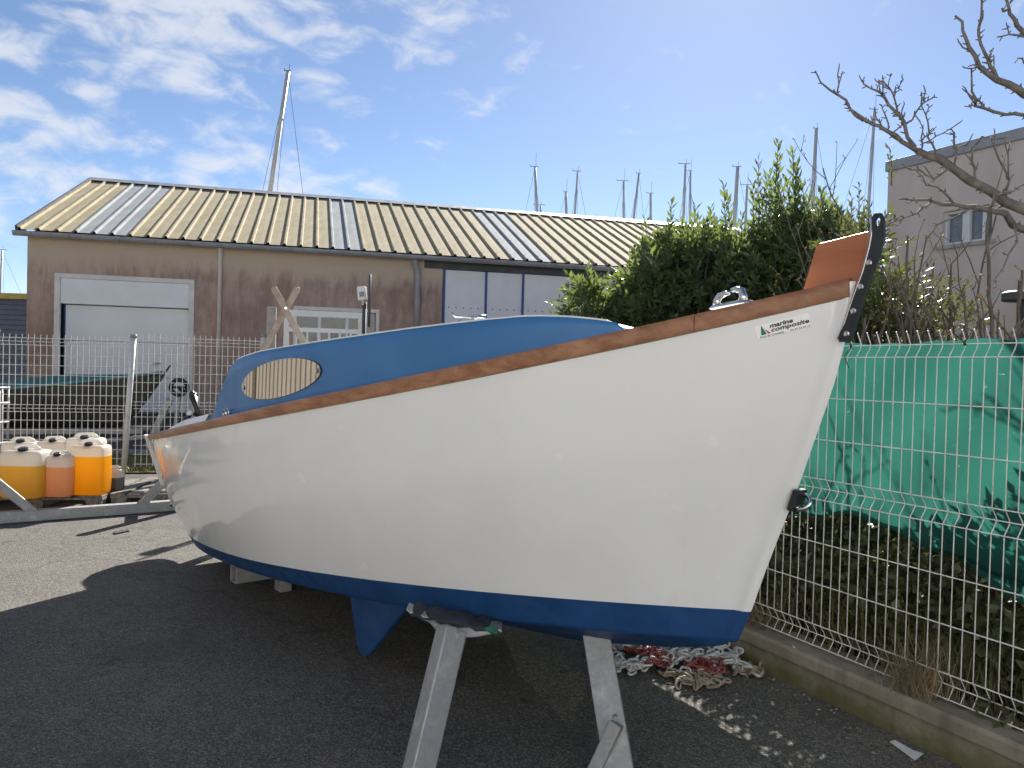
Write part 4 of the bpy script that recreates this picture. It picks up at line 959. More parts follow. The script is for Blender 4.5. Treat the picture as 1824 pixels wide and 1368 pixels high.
# ================================================================== CHAIN PILE
def link_mesh(mat, L=.064, W=.037, r=.0062):
    c = []
    for a in np.linspace(0, 2 * PI, 15)[:-1]:
        x = (W / 2 - r) * math.cos(a); y = (W / 2 - r) * math.sin(a); y += math.copysign(L / 2 - W / 2, y if abs(y) > 1e-6 else 1); c.append((y, x, 0))
    return MB().tube(c, r, 7, closed=True).mesh('link', mat, smooth=True)
def chain(name, n, cx, cy, rx, ry, seed, mat, label, z0=.012, hump=.05):
    r = np.random.default_rng(seed); T = thing(name, (cx, cy, 0), label, 'chain', 'heaped anchor chains'); me = link_mesh(mat)
    ph = r.uniform(0, 2 * PI, 6); p_prev = None; step = .046; t = 0.0; k = 0
    pos = V(cx, cy, 0); ang = r.uniform(0, 2 * PI)
    while k < n:
        ang += r.normal(0, .55); d = V(math.cos(ang), math.sin(ang), 0); nx = pos + d * step
        e = ((nx[0] - cx) / rx) ** 2 + ((nx[1] - cy) / ry) ** 2
        if e > 1:
            ang = math.atan2(cy - nx[1], cx - nx[0]) + r.normal(0, .6); d = V(math.cos(ang), math.sin(ang), 0); nx = pos + d * step
        e = min(1, ((nx[0] - cx) / rx) ** 2 + ((nx[1] - cy) / ry) ** 2)
        z = z0 + hump * (1 - e) * r.uniform(.35, 1.0) + .006 * (k % 2)
        pos = nx; tilt = r.normal(0, .22)
        roll_ = (PI / 2 if k % 2 else 0) + r.normal(0, .35)
        roll_ = max(min(roll_, .95), -.6)
        Mx = Matrix.Rotation(math.atan2(d[1], d[0]), 4, 'Z') @ Matrix.Rotation(tilt, 4, 'Y') @ Matrix.Rotation(roll_, 4, 'X')
        inst('link', me, T, (pos[0], pos[1], z + .012 * abs(math.sin(roll_))), Mx.to_euler()); k += 1
chain('anchor_chain', 240, .93, 4.10, .50, .30, 5, 'chain_galv', 'pale galvanised chain heaped on the asphalt under the bow', .012, .06)
chain('anchor_chain', 34, .72, 4.0, .13, .10, 9, 'chain_red', 'red painted chain lying at the left of the heap under the bow', .035, .05)
chain('anchor_chain', 26, 1.02, 3.90, .15, .07, 21, 'chain_red', 'red painted chain between pale and rusty chains near the low wall', .020, .04)
chain('anchor_chain', 44, .90, 3.80, .19, .09, 14, 'chain_rust', 'rusty tan chain at the front of the heap under the bow', .010, .012)
chain('anchor_chain', 26, 1.23, 3.93, .11, .07, 33, 'chain_rust', 'rusty chain end nearest the low wall', .010, .01)
chain('anchor_chain', 30, .60, 3.97, .11, .10, 41, 'chain_galv', 'pale chain at the left end of the heap beside the trestle leg', .012, .03)

# torn strip of paper by the wall, black strip and grit on the asphalt
pc = [at_z(x, y, .006) for x, y in ((1584, 1321), (1594, 1320), (1603, 1327), (1612, 1328), (1626, 1338), (1645, 1346), (1630, 1355))]
m = MB(); m.add([p + V(0, 0, .004 * (i % 3)) for i, p in enumerate(pc)], [tuple(range(7))][0:1]); o = single('paper_scrap', m, 'paper', pc[0] * [1, 1, 0], 'torn white strip of paper on the asphalt by the low wall', 'paper'); md = o.modifiers.new('t', 'SOLIDIFY'); md.thickness = .001
pc = [at_z(x, y, .012) for x, y in ((202, 947), (228, 942), (230, 945), (205, 950))]
m = MB(); m.prism(pc, V(0, 0, -.011)); single('rubber_strip', m, 'rubber', pc[0] * [1, 1, 0], 'short black rubber strip on the sunlit asphalt near the pallets', 'strip')
r = np.random.default_rng(77); vs_ = []; fs_ = []
def crumb(p, sz):
    k = len(vs_); 
    for q in ((1, 0, 0), (-1, 0, 0), (0, 1, 0), (0, -1, 0), (0, 0, .7), (0, 0, -.3)): vs_.append(p + V(*q) * sz * r.uniform(.6, 1.3))
    for f in ((0, 2, 4), (2, 1, 4), (1, 3, 4), (3, 0, 4), (2, 0, 5), (1, 2, 5), (3, 1, 5), (0, 3, 5)): fs_.append(tuple(k + i for i in f))
for i in range(640):
    if i < 220: p = fpt(r.uniform(-.8, 3.0), -.11 - abs(r.normal(0, .13)), .003)
    else: p = V(r.uniform(-5, 2), r.uniform(1.6, 8.5), .003)
    crumb(p, r.uniform(.002, .007) if i >= 220 else r.uniform(.003, .010))
poly_mesh('grit', vs_, fs_, 'pebble', kind='stuff')

# ================================================================== LEFT: BACK FENCE, GATE, PALLETS, CANS
BF0 = vb + BN * .0
def bft(px): # distance along the back fence for a pixel column at mid height
    p = at_pl(px, 700, BF0, BN); return float((p - BF0) @ BD)
def bfp(t, z, o=0.0): p = BF0 + BD * t - BN * o; p[2] = z; return p
BFN = thing('back_fence', (*bfp(0, 0)[:2], 0), 'white welded mesh fence panels and posts beyond the pallets', 'fence')
tp = [bft(-60) - 1.2, bft(-8), bft(231), bft(468)]
ZB = [.06, .19, .31, .44, .565, .69, .80, .845, .89, 1.02, 1.15, 1.275, 1.40, 1.53, 1.66, 1.705, 1.75]
OB = {.845: .03, 1.705: .03}
for k in range(3):
    a, b = tp[k] + .05, tp[k + 1] - .04; dz = (0, 0, .055)[k]; m = MB()
    for z in ZB: m.tube([bfp(a, z + dz, OB.get(z, 0) + .004), bfp(b, z + dz, OB.get(z, 0) + .004)], .0042, 5, caps=False)
    prof = [(.03, 0), (.80, 0), (.845, .03), (.89, 0), (1.66, 0), (1.705, .03), (1.75, 0), (1.80, 0)]
    for t in np.arange(a + .03, b, .0712): m.tube([bfp(t, z + dz, o) for z, o in prof], .0040, 5, caps=False)
    part('mesh_panel', m, 'fence_white', BFN, smooth=True)
for k, (t, top, lean) in enumerate(((tp[1], 1.80, 0), (tp[2], 1.79, .06), (tp[3], 1.86, 0))):
    m = MB(); m.tube([bfp(t - lean, -.02), bfp(t + lean * .6, top)], .036, 12); po = part('post', m, 'fence_white', BFN, smooth=True)
    m = MB(); m.tube([bfp(t + lean * .6, top + .0005), bfp(t + lean * .62, top + .05)], .041, 12); part('cap', m, 'gutter', po, smooth=True)

GT = thing('gate', (*bfp(bft(560), 0)[:2], 0), 'white barred metal gate beside a pale gate post behind the cabin', 'gate')
ga, gb = bft(503), bft(644); gz = float(at_y(503, 553, 11.1)[2]); dgz = -.0
m = MB(); m.box(bfp(bft(481), 1.14), BD * .062, BN * .07, V(0, 0, 1.14)); part('gate_post', m, 'concrete_pale', GT, bevel=.01)
m = MB()
for z0, z1 in ((gz - .085, gz), (.12, .22)): m.box(bfp((ga + gb) / 2, (z0 + z1) / 2), BD * (gb - ga) / 2, BN * .03, V(0, 0, (z1 - z0) / 2))
for t in (ga + .035, gb - .035): m.box(bfp(t, (gz + .12) / 2), BD * .035, BN * .029, V(0, 0, (gz - .09 - .22) / 2 + .04))
part('gate_frame', m, 'white_paint', GT, bevel=.005)
m = MB(); m.box(bfp((ga + gb) / 2, gz - .27), BD * ((gb - ga) / 2 - .06), BN * .02, V(0, 0, .03)); part('gate_rail', m, 'door_white', GT)
mb = MB(); mb.box((0, 0, (gz - .5) / 2), BD * .014, BN * .012, V(0, 0, (gz - .56) / 2)); gbm = mb.mesh('gate_bar', 'white_paint')
for t in np.linspace(ga + .17, gb - .17, 6): inst('gate_bar', gbm, GT, bfp(t, .24))

# sensor on a pole beyond the boat
sp0 = at_y(648, 600, 9.6)
SP = thing('sensor_pole', (sp0[0], sp0[1], 0), 'white sensor box on a slim dark pole rising behind the cabin', 'sensor')
pzt = float(at_y(648, 538, 9.6)[2])
m = MB(); m.tube([(sp0[0], sp0[1], 0), (sp0[0], sp0[1], pzt)], .026, 10); part('pole', m, 'grey_dark', SP, smooth=True)
m = MB(); m.tube([(sp0[0] + .055, sp0[1] + .02, pzt - .3), (sp0[0] + .055, sp0[1] + .02, pzt + .34)], .016, 8); part('antenna', m, 'grey_dark', SP, smooth=True)
c = at_y(645, 523, 9.58); u_ = unit(V(-.12, 0, 1)); x_ = unit(V(1, 0, .12))
m = MB(); m.box(c, x_ * .052, V(0, .05, 0), u_ * .085); sb_ = part('sensor_box', m, 'white_paint', SP, bevel=.012)
m = MB(); m.box(c + V(.008, -.052, -.012), x_ * .030, V(0, .004, 0), u_ * .030); part('lens', m, 'glass_pale', sb_)
m = MB(); m.tube([c - u_ * .085, c - u_ * .13, (sp0[0], sp0[1], pzt)], .014, 8); part('bracket', m, 'white_paint', SP)

# pallets
def pallet(p0, ux, uy, L, W, label, nsl, wid):
    T = thing('pallet', (*(p0 + ux * W / 2 + uy * L / 2)[:2], 0), label, 'pallet', 'wooden pallets by the back fence')
    xs = np.linspace(0, W, nsl)
    for i, x in enumerate(xs):
        w_ = wid[i % len(wid)]; xx = min(max(x, w_ / 2), W - w_ / 2); c = p0 + ux * xx + uy * (L / 2)
        m = MB(); m.box(c + V(0, 0, .138 + .002 * (i % 2)), ux * w_ / 2, uy * L / 2, V(0, 0, .011)); part('slat', m, 'wood_grey', T, bevel=.003)
    for y in (.07, L / 2, L - .07):
        m = MB(); c = p0 + ux * W / 2 + uy * y; m.box(c + V(0, 0, .115), ux * W / 2, uy * .06, V(0, 0, .0105)); part('stringer', m, 'wood_grey', T)
        for x in (.08, W / 2, W - .08):
            m = MB(); c = p0 + ux * x + uy * y; m.box(c + V(0, 0, .063), ux * .07, uy * .06, V(0, 0, .040)); part('block', m, 'wood_grey', T)
    for x in (.08, W / 2, W - .08):
        m = MB(); c = p0 + ux * x + uy * L / 2; m.box(c + V(0, 0, .012), ux * .06, uy * L / 2, V(0, 0, .010)); part('bottom_board', m, 'wood_grey', T)
    return T
ux = unit(V(.99, .14, 0)); uy = V(-ux[1], ux[0], 0)
pA = at_z(182, 884, .144); pA[2] = 0
pallet(pA - ux * 1.25, ux, uy, 1.2, 1.25, 'grey wooden pallet under the jerrycans', 8, (.10, .12))
pallet(at_z(190, 880, .144) * [1, 1, 0] + ux * .03, ux, uy, 1.25, .92, 'weathered wooden pallet with bare slats beside the cans', 5, (.13, .11, .18, .12, .10))

# jerrycans
def superel(a, n): 
    c, s = math.cos(a), math.sin(a); return math.copysign(abs(c) ** (2 / n), c), math.copysign(abs(s) ** (2 / n), s)
def jerrycan(base, W, D, H, level, fmat, label, yaw=0.0, cap='black'):
    T = thing('jerrycan', base, label, 'jerrycan', 'plastic jerrycans on the pallet')
    cx, sx = math.cos(yaw), math.sin(yaw)
    def ring(z, k, n=5.0, dx=0): 
        o = []
        for a in np.linspace(0, 2 * PI, 33)[:-1]:
            x, y = superel(a, n); x = x * W / 2 * k + dx; y = y * D / 2 * k; o.append(base + V(x * cx - y * sx, x * sx + y * cx, z))
        return o
    lz = level * H
    low = [(0.0, .80), (.006, .90), (.03, .97), (.06, .985)] + [(z, 1.0 - .008 * math.cos(z * 60)) for z in np.linspace(.09, lz, 7)]
    P = np.array([ring(z, k) for z, k in low]).transpose(1, 0, 2); m = MB().grid(P, closed_u=True); m.add(ring(0, .80), [tuple(range(32))[::-1]]); part('filled_body', m, fmat, T, smooth=True)
    hi = [(lz, 1.0 - .008 * math.cos(lz * 60))] + [(z, 1.0) for z in np.linspace(lz + .01, H * .80, 4)] + [(H * .845, .985), (H * .875, .95), (H * .895, .86), (H * .905, .70), (H * .91, .3), (H * .91, .01)]
    part('empty_body', MB().grid(np.array([ring(z, k) for z, k in hi]).transpose(1, 0, 2), closed_u=True), 'hdpe', T, smooth=True)
    hx = V(cx, sx, 0); hy = V(-sx, cx, 0)
    m = MB(); m.tube([base + hx * (W * -.30) + V(0, 0, H * .89), base + hx * (W * -.22) + V(0, 0, H * .955), base + hx * (W * .18) + V(0, 0, H * .97), base + hx * (W * .26) + V(0, 0, H * .93), base + hx * (W * .30) + V(0, 0, H * .89)], [.026, .022, .020, .024, .028], 10); part('handle', m, 'hdpe', T, smooth=True)
    if cap:
        c = base - hy * (D * .30) + hx * W * .04 + V(0, 0, H * .90); ax = unit(-hy * .25 + V(0, 0, .97)); m = MB(); m.tube([c - ax * .02, c + ax * .026, c + ax * .03], [W * .115, W * .115, W * .10], 14); part('cap', m, cap, T, auto=40)
    return T
def canpos(pxl, pxr, pyb, z=.15):
    p = at_z((pxl + pxr) / 2, pyb, z); d = p[1]; return p, (pxr - pxl) / FPX * d * 1.0
CANS = [((-8, 66), 889, 796, .62, 'can_yellow', 'jerrycan two thirds full of dull yellow liquid at the left edge', .05),
        ((66, 119), 886, 806, .66, 'can_peach', 'jerrycan of pale peach liquid between the yellow and orange ones', .08),
        ((118, 179), 883, 786, .70, 'can_orange', 'tall jerrycan of bright orange liquid at the front right', .04)]
for (l, r_x), yb, yt, lev, fm, lab, yw in CANS:
    p, wd = canpos(l, r_x, yb); H = (yb - yt) / FPX * p[1] * 1.02; D = wd * .78; p = p + V(0, D / 2, 0); jerrycan(p, wd * 1.0, D, H, lev, fm, lab, yw)
for (l, r_x), dy, H, lev, fm, lab, yw in (((10, 70), 8.38, .50, .5, 'can_peach', 'cloudy jerrycan in the back row behind the yellow one', .1), ((70, 124), 8.36, .52, .6, 'can_peach', 'cloudy jerrycan in the back row behind the peach one', .05), ((122, 183), 8.42, .56, .72, 'hdpe', 'white jerrycan with pinkish top hidden behind the orange one', .1)):
    q = at_y((l + r_x) / 2, 850, dy); wd = (r_x - l) / FPX * dy; jerrycan(V(q[0], dy, .15), wd, wd * .72, H, lev, fm, lab, yw)
p, wd = canpos(178, 208, 876); jerrycan(p + V(0, .12, 0), wd, wd * .8, .245, .55, 'can_grey', 'small grey jerrycan standing right of the orange one', 0.0, None)

# galvanised cradle frame on the asphalt in front of the pallets
g0, g1 = at_z(-60, 939), at_z(312, 911); gd = unit(g1 - g0); gs = np.cross(V(0, 0, 1), gd)
CF = thing('cradle_frame', (*((g0 + g1) / 2)[:2], 0), 'grey galvanised cradle frame with two slanted braces in front of the pallets', 'cradle')
m = MB(); m.box((g0 + g1) / 2 + V(0, 0, .055) + gs * .05, (g1 - g0) / 2, gs * .05, V(0, 0, .05)); part('base_beam', m, 'galv', CF, bevel=.006)
def gpt(px, py): return at_pl(px, py, g0 + gs * .05, gs)
for k, ((x, y), (x2, y2)) in enumerate((((62, 914), (-60, 815)), ((250, 900), (318, 832)))):
    a, b = gpt(x, y), gpt(x2, y2); m = MB(); d = unit(b - a); m.box((a + b) / 2, (b - a) / 2, gs * .034, np.cross(d, gs) * .038); part('brace', m, 'galv', CF, bevel=.005)
a = gpt(320, 905); m = MB(); m.box(V(a[0], a[1], .45) + gd * .03, gd * .04, gs * .04, V(0, 0, .43)); part('upright', m, 'galv', CF, bevel=.005)
m = MB(); m.tube([g1 + V(0, 0, .08) - gd * .05, g1 + V(0, 0, .08) + gd * .06], .03, 12); part('end_roller', m, 'steel', CF, smooth=True)

# tank cage cut by the left edge
ic = at_y(15, 690, 9.95); ic = ic - V(0, 1.0, 0)
IB = thing('tank_cage', (ic[0] - .5, ic[1] + .5, 0), 'steel caged plastic tank cut by the left edge behind the cans', 'tank')
m = MB(); m.bx(ic[0] - 1.0 + .03, ic[0] - .04, ic[1] + .04, ic[1] + 1.0, .16, ic[2] - .04); part('tank_body', m, 'hdpe', IB, bevel=.04)
m = MB(); z1 = float(ic[2])
for x in np.linspace(ic[0] - 1, ic[0], 11): m.tube([(x, ic[1], .14), (x, ic[1], z1)], .012, 8)
for y in np.linspace(ic[1], ic[1] + 1, 9)[1:]: m.tube([(ic[0], y, .14), (ic[0], y, z1)], .012, 8)
for z in (.16, .42, .68, .92, z1): m.tube([(ic[0] - 1, ic[1] - .012, z), (ic[0], ic[1] - .012, z), (ic[0] + .012, ic[1] + 1, z)], .013, 8)
part('cage', m, 'galv', IB, smooth=True)
m = MB(); m.bx(ic[0] - 1, ic[0] + .01, ic[1] - .01, ic[1] + 1, 0.0, .135); part('base_pallet', m, 'grey_dark', IB)

# old open boat on its trailer beyond the fence
OB0 = at_y(288, 664, 12.6); zg = float(OB0[2])
OLD = thing('old_boat', (OB0[0] - 2.2, OB0[1] - .4, .3), 'old dark hulled open boat with teal gunwale on a trailer beyond the fence', 'boat')
od = -BD; on = BN
def obp(s, b, z): p = V(OB0[0], OB0[1], 0) + od * s - on * b; p[2] = z; return p
P = []; 
for s in np.linspace(0, 4.6, 24):
    hb_ = .80 * (1 - max(0, 1 - s / 2.6) ** 2.2); zs2 = zg - .30 * min(1, s / 2.5) ** .8 - .02 * s; zk2 = .42 + (zg - .55) * max(0, 1 - s / .62) ** 1.4
    row = []
    for f in np.linspace(0, 1, 8): row.append(obp(s, hb_ * (1 - f ** 2.2), zs2 + (zk2 - zs2) * f))
    P.append(row + [obp(s, -hb_ * (1 - f ** 2.2), zs2 + (zk2 - zs2) * f) for f in np.linspace(1, 0, 8)[1:]])
part('hull', MB().grid(P), 'old_hull', OLD, smooth=True)
for sgn in (1, -1):
    m = MB(); pts = []
    for s in np.linspace(0, 4.6, 24):
        hb_ = .80 * (1 - max(0, 1 - s / 2.6) ** 2.2); zs2 = zg - .30 * min(1, s / 2.5) ** .8 - .02 * s; pts.append(obp(s, sgn * hb_, zs2))
    P = [[p + on * (-.03 * sgn), p + on * (-.03 * sgn) + V(0, 0, .035), p + on * .02 * sgn + V(0, 0, .035), p + V(0, 0, .0)] for p in pts]; part('gunwale', MB().grid(P), 'teal', OLD)
P = [[obp(s, -(.80 * (1 - max(0, 1 - s / 2.6) ** 2.2)) + .03, zg - .30 * min(1, s / 2.5) ** .8 - .02 * s + dz_) for dz_ in (.16 * min(1, s / 1.5), -.02)] for s in np.linspace(.1, 4.6, 20)]
part('wash_board', MB().grid(P), 'teal', OLD)
m = MB(); m.box(obp(-.02, 0, zg - .05), on * .04, od * .05 + V(0, 0, -.06), V(0, 0, .16) - od * .09); part('stem_post', m, 'old_hull', OLD, bevel=.01)
TRL = thing('boat_trailer', (OB0[0] - 1.5, OB0[1] - .6, 0), 'galvanised boat trailer with winch post under the old dark boat', 'trailer')
wpz = at_y(300, 700, 12.4)
m = MB(); a = at_y(264, 796, 12.3); b = at_y(302, 712, 12.3); m.bar(a, b, .10, .09, (0, 1, 0)); part('winch_post', m, 'galv', TRL, bevel=.006)
m = MB(); a = at_y(120, 792, 12.1); b = at_y(296, 774, 12.3); m.bar(a, b, .06, .06); m.box(at_y(205, 783, 12.1), (.07, 0, 0), (0, .05, 0), (0, 0, .03)); part('drawbar', m, 'galv', TRL)
m = MB(); cw = at_y(319, 690, 12.25); m.tube([cw + V(.13 * math.cos(t), 0, .115 * math.sin(t)) for t in np.linspace(0, 2 * PI, 21)[:-1]], .035, 8, closed=True); m.tube([cw + V(-.12, 0, 0), cw + V(.12, 0, 0)], .02, 6); m.tube([cw + V(0, 0, 0), cw + V(.10, 0, -.10)], .03, 6); part('winch_wheel', m, 'rubber', TRL, smooth=True)
m = MB(); m.bar(cw + V(0, .03, -.02), at_y(312, 768, 12.3), .05, .05, (0, 1, 0)); part('jockey_stem', m, 'galv', TRL)
m = MB(); m.bar(obp(.2, -.35, .40), obp(4.4, -.35, .36), .06, .08); m.bar(obp(.2, .35, .40), obp(4.4, .35, .36), .06, .08); part('frame', m, 'galv', TRL)
for sgn in (1, -1):
    m = MB(); c = obp(3.0, sgn * .75, .28); m.cyl(c, on, .28, .16, 20); part('wheel', m, 'rubber', TRL, auto=40)
m = MB(); m.bx(OB0[0] - .2, OB0[0] + 1.0, OB0[1] + .6, OB0[1] + .9, 0, .42); single('concrete_block', m, 'concrete_dark', (OB0[0] + .4, OB0[1] + .75, 0), 'dark concrete block below the garage door by the trailer', 'block', bevel=.02)

# ================================================================== MASTS BEYOND THE ROOF
MAST = [(513, 128, 480, 348, 7.5, 34, 'tallest leaning mast above the warehouse roof at left'), (953, 298, 957, 388, 4.6, 52, 'mast with crossed masthead just right of the roof middle'), (963, 366, 964, 390, 3.0, 60, 'short thin mast close beside the crossed masthead mast'),
        (1008, 343, 1009, 392, 4.4, 55, 'stubby mast left of a slim leaning one above the roof'), (1029, 306, 1023, 393, 3.4, 50, 'slim leaning mast with wind vane above the roof'), (1111, 323, 1111, 400, 3.4, 58, 'thin upright mast above the right end of the roof'),
        (1138, 310, 1127, 402, 3.6, 52, 'leaning mast with tall antenna above the roof end'), (1159, 345, 1159, 403, 3.8, 60, 'short upright mast left of the hedge shoots'), (1221, 293, 1217, 400, 4.0, 50, 'taller of two close masts above the hedge'),
        (1230, 305, 1229, 390, 3.4, 62, 'shorter of two close masts above the hedge'), (1314, 298, 1308, 400, 6.2, 46, 'thick pale mast rising from the middle of the hedge'), (1331, 330, 1328, 390, 4.0, 60, 'short mast right of the thick pale one'),
        (1454, 230, 1447, 380, 6.0, 44, 'tall stayed mast rising behind the hedge near the bow board'), (1558, 196, 1545, 400, 5.2, 46, 'tall mast behind the bare branches'), (4, 446, 0, 530, 3.0, 60, 'thin mast at the left edge above the slate building')]
for k, (x, y, x2, y2, wpx_, Y, lab) in enumerate(MAST):
    tpt, lo = at_y(x, y, Y), at_y(x2, y2, Y); base = lo + (tpt - lo) * ((0 - lo[2]) / (tpt[2] - lo[2])); r0 = wpx_ / FPX * Y / 2 * 1.2
    T = thing('sailboat_mast', base, lab, 'mast', 'sailboat masts beyond the roof')
    m = MB(); m.tube([base, lo, tpt], [r0 * 1.05, r0, r0 * .85], 8); part('mast_tube', m, 'mast', T, smooth=True)
    m = MB(); s_ = .16 + .03 * Y / 10 * (k % 3); m.tube([tpt + V(-s_, 0, .05), tpt + V(s_ * .7, 0, .05)], .02, 5)
    m.tube([tpt + V(-s_, 0, .05), tpt + V(-s_, 0, .15)], .014, 5); m.tube([tpt + V(.05, 0, 0), tpt + V(.06, 0, .35 + .6 * (k % 2))], .010, 5); part('masthead', m, 'grey_dark', T)
    hgt = tpt[2] - base[2]; ax = (tpt - base) / hgt; mid = base + ax * hgt * .62
    if k not in (2, 11):
        m = MB(); sp2 = .32; m.tube([mid + V(-sp2, 0, .1), mid, mid + V(sp2, 0, .1)], .03, 5); part('spreader', m, 'mast', T)
        m = MB()
        for sg in (-1, 1): m.tube([tpt + V(0, 0, -.2), mid + V(sg * sp2, 0, .1), base + V(sg * 1.0, 0, 1.5)], .009, 4)
        m.tube([tpt, base + V(-3.6 if k % 2 else 3.4, 1, 1.5)], .009, 4); part('stay', m, 'grey_dark', T)

# ================================================================== VEGETATION
def leaf_mesh(pos, dirs, ln, wd, r, fold=.25):
    "one folded diamond per leaf, vectorised; returns verts and tri faces"
    n = len(pos); d = dirs / np.linalg.norm(dirs, axis=1, keepdims=True)
    a = r.normal(size=(n, 3)); sd = np.cross(d, a); sd /= np.linalg.norm(sd, axis=1, keepdims=True) + 1e-9
    up = np.cross(sd, d); L = (ln * r.uniform(.65, 1.25, n))[:, None]; W = (wd * r.uniform(.7, 1.25, n))[:, None]
    base = pos; mid = pos + d * L * .48; tip = pos + d * L + up * L * r.uniform(-.18, .05, n)[:, None]
    l = mid + sd * W + up * W * fold; q = mid - sd * W + up * W * fold
    v = np.stack([base, l, tip, q], 1).reshape(-1, 3); k = np.arange(n)[:, None] * 4
    return v, np.concatenate([k + [0, 1, 2], k + [0, 2, 3]], 0)
def shoots_leaves(starts, dirs, length, nl, r, ln, wd, spread=.9):
    "leaves spiralling along short shoots"
    P, D = [], []
    for s, d in zip(starts, dirs):
        d = unit(d); a = V(0, 0, 1) if abs(d[2]) < .8 else V(1, 0, 0); x = unit(np.cross(d, a)); y = np.cross(d, x); L = length * r.uniform(.6, 1.3); ph = r.uniform(0, 6)
        for k in range(nl):
            f = (k + .5) / nl; t = ph + k * 2.4; P.append(s + d * L * f); D.append(d * (.55 + .6 * f) + (x * math.cos(t) + y * math.sin(t)) * spread * (1.1 - .5 * f))
    return np.array(P), np.array(D)
def stem_tubes(mb, base, tips, r, rad=.02, bend=.15):
    for t in tips:
        mid = base + (t - base) * .5 + V(r.normal(0, bend), r.normal(0, bend), .1); b = base + V(r.normal(0, .06), r.normal(0, .06), 0)
        mb.tube([b, b + (mid - b) * .5 + V(0, 0, .06), mid, mid + (t - mid) * .55, t], [rad, rad * .8, rad * .6, rad * .4, rad * .15], 5)
def laurel(px, Y, blobs, nsh, spikes, label, seed, mat='leaf', ln=.125, wd=.022, nl=12, group='evergreen shrubs behind the fence'):
    "blobs: (px, py, rx, ry in pixels, depth radius m)"
    r = np.random.default_rng(seed); b = at_y(px, 700, Y); base = V(b[0], Y, .18)
    T = thing('laurel_shrub', base, label, 'shrub', group)
    S, D = [], []; wts = np.array([q[2] * q[3] for q in blobs], float); wts /= wts.sum(); ctr = []
    for x, y, rx, ry, rd in blobs: ctr.append((at_y(x, y, Y), rx / FPX * Y, ry / FPX * Y, rd))
    for i in range(nsh):
        c, rx, rz, rd = ctr[r.choice(len(ctr), p=wts)]; q = unit(r.normal(size=3)); k = r.uniform(.2, 1) ** .5; lump = 1 + .26 * math.sin(q[0] * 7 + seed) * math.sin(q[2] * 6 + q[1] * 5)
        p = c + V(q[0] * rx, q[1] * rd, q[2] * rz) * k * lump
        if p[2] < .2: continue
        S.append(p); D.append(V(q[0], q[1], q[2]) * .8 + V(0, 0, .55) + r.normal(0, .4, 3))
    P1, D1 = shoots_leaves(S, D, .27, nl, r, ln, wd, 1.05)
    m = MB(); stem_tubes(m, base, [S[i] for i in r.choice(len(S), min(26, len(S)), replace=False)], r, .022)
    PS, DS = [P1], [D1]
    for x, y, y0 in spikes:
        tpt, lo = at_y(x, y, Y + r.uniform(-.25, .25)), at_y(x + r.uniform(-8, 8), y0, Y); L = np.linalg.norm(tpt - lo); d = (tpt - lo) / L; n = int(L / .030)
        m.tube([lo, (lo + tpt) / 2 + V(r.normal(0, .01), 0, 0), tpt], [.007, .005, .003], 5)
        f = np.linspace(.12, 1, n); t = np.arange(n) * 2.4 + r.uniform(0, 6); PS.append(lo + (tpt - lo) * f[:, None]); DS.append(d * 1.0 + np.stack([np.cos(t), np.sin(t), np.zeros(n)], 1) * (1.05 - .5 * f)[:, None])
    pv, dv = np.concatenate(PS), np.concatenate(DS); v, f = leaf_mesh(pv, dv, ln, wd, r)
    poly_mesh('crown', v, f, mat, T); part('stems', m, 'bark_brown', T, smooth=True)
    return T
laurel(1062, 10.2, [(1055, 575, 40, 50, .45), (1045, 540, 16, 26, .25), (1085, 590, 32, 36, .35)], 150, [(1047, 476, 580), (1040, 505, 570), (1068, 540, 600), (1090, 535, 590)], 'small lone laurel shrub in front of the sliding doors', 3)
laurel(1012, 9.8, [(1010, 592, 12, 18, .15), (1003, 605, 14, 12, .15)], 26, [(1008, 545, 595), (1016, 562, 595)], 'single low laurel sprig left of the small lone shrub', 8)
laurel(1165, 10.0, [(1165, 545, 50, 85, .8), (1150, 590, 48, 70, .7), (1190, 490, 42, 55, .6), (1140, 520, 26, 44, .4)], 560, [(1150, 395, 520), (1147, 425, 520), (1196, 362, 480), (1190, 400, 480), (1215, 400, 490), (1130, 440, 540), (1172, 420, 500), (1163, 440, 500), (1124, 480, 560)], 'dense laurel at the left end of the hedge overlapping the roof', 12)
laurel(1255, 9.8, [(1250, 520, 56, 90, .9), (1270, 590, 62, 80, .9), (1240, 475, 40, 50, .6)], 640, [(1240, 370, 470), (1266, 372, 470), (1290, 332, 500), (1225, 402, 480), (1297, 352, 500), (1254, 400, 470), (1276, 405, 480), (1231, 430, 480)], 'dense laurel in the hedge below the close pair of masts', 17)
laurel(1345, 9.4, [(1335, 520, 54, 80, .9), (1355, 600, 66, 95, .9), (1325, 485, 34, 40, .5)], 620, [(1351, 288, 460), (1341, 332, 460), (1322, 385, 480), (1365, 318, 470), (1357, 350, 460), (1311, 410, 480), (1334, 400, 470)], 'dark laurel mass in the middle of the hedge', 23)
laurel(1415, 9.0, [(1412, 480, 50, 78, .8), (1430, 560, 56, 90, .8), (1408, 425, 30, 46, .5), (1440, 620, 60, 70, .7)], 600, [(1386, 256, 430), (1383, 300, 430), (1412, 270, 430), (1421, 292, 420), (1372, 310, 440), (1402, 322, 430), (1440, 350, 450), (1392, 345, 430), (1430, 330, 430)], 'tallest laurel with long shoots behind the bow', 29)
laurel(1490, 8.6, [(1485, 490, 42, 62, .6), (1500, 580, 50, 80, .6), (1468, 450, 26, 35, .4)], 380, [(1463, 340, 440), (1471, 364, 450), (1497, 388, 460), (1510, 396, 470), (1480, 385, 450), (1455, 380, 440)], 'laurel behind the orange plywood bow board', 31)
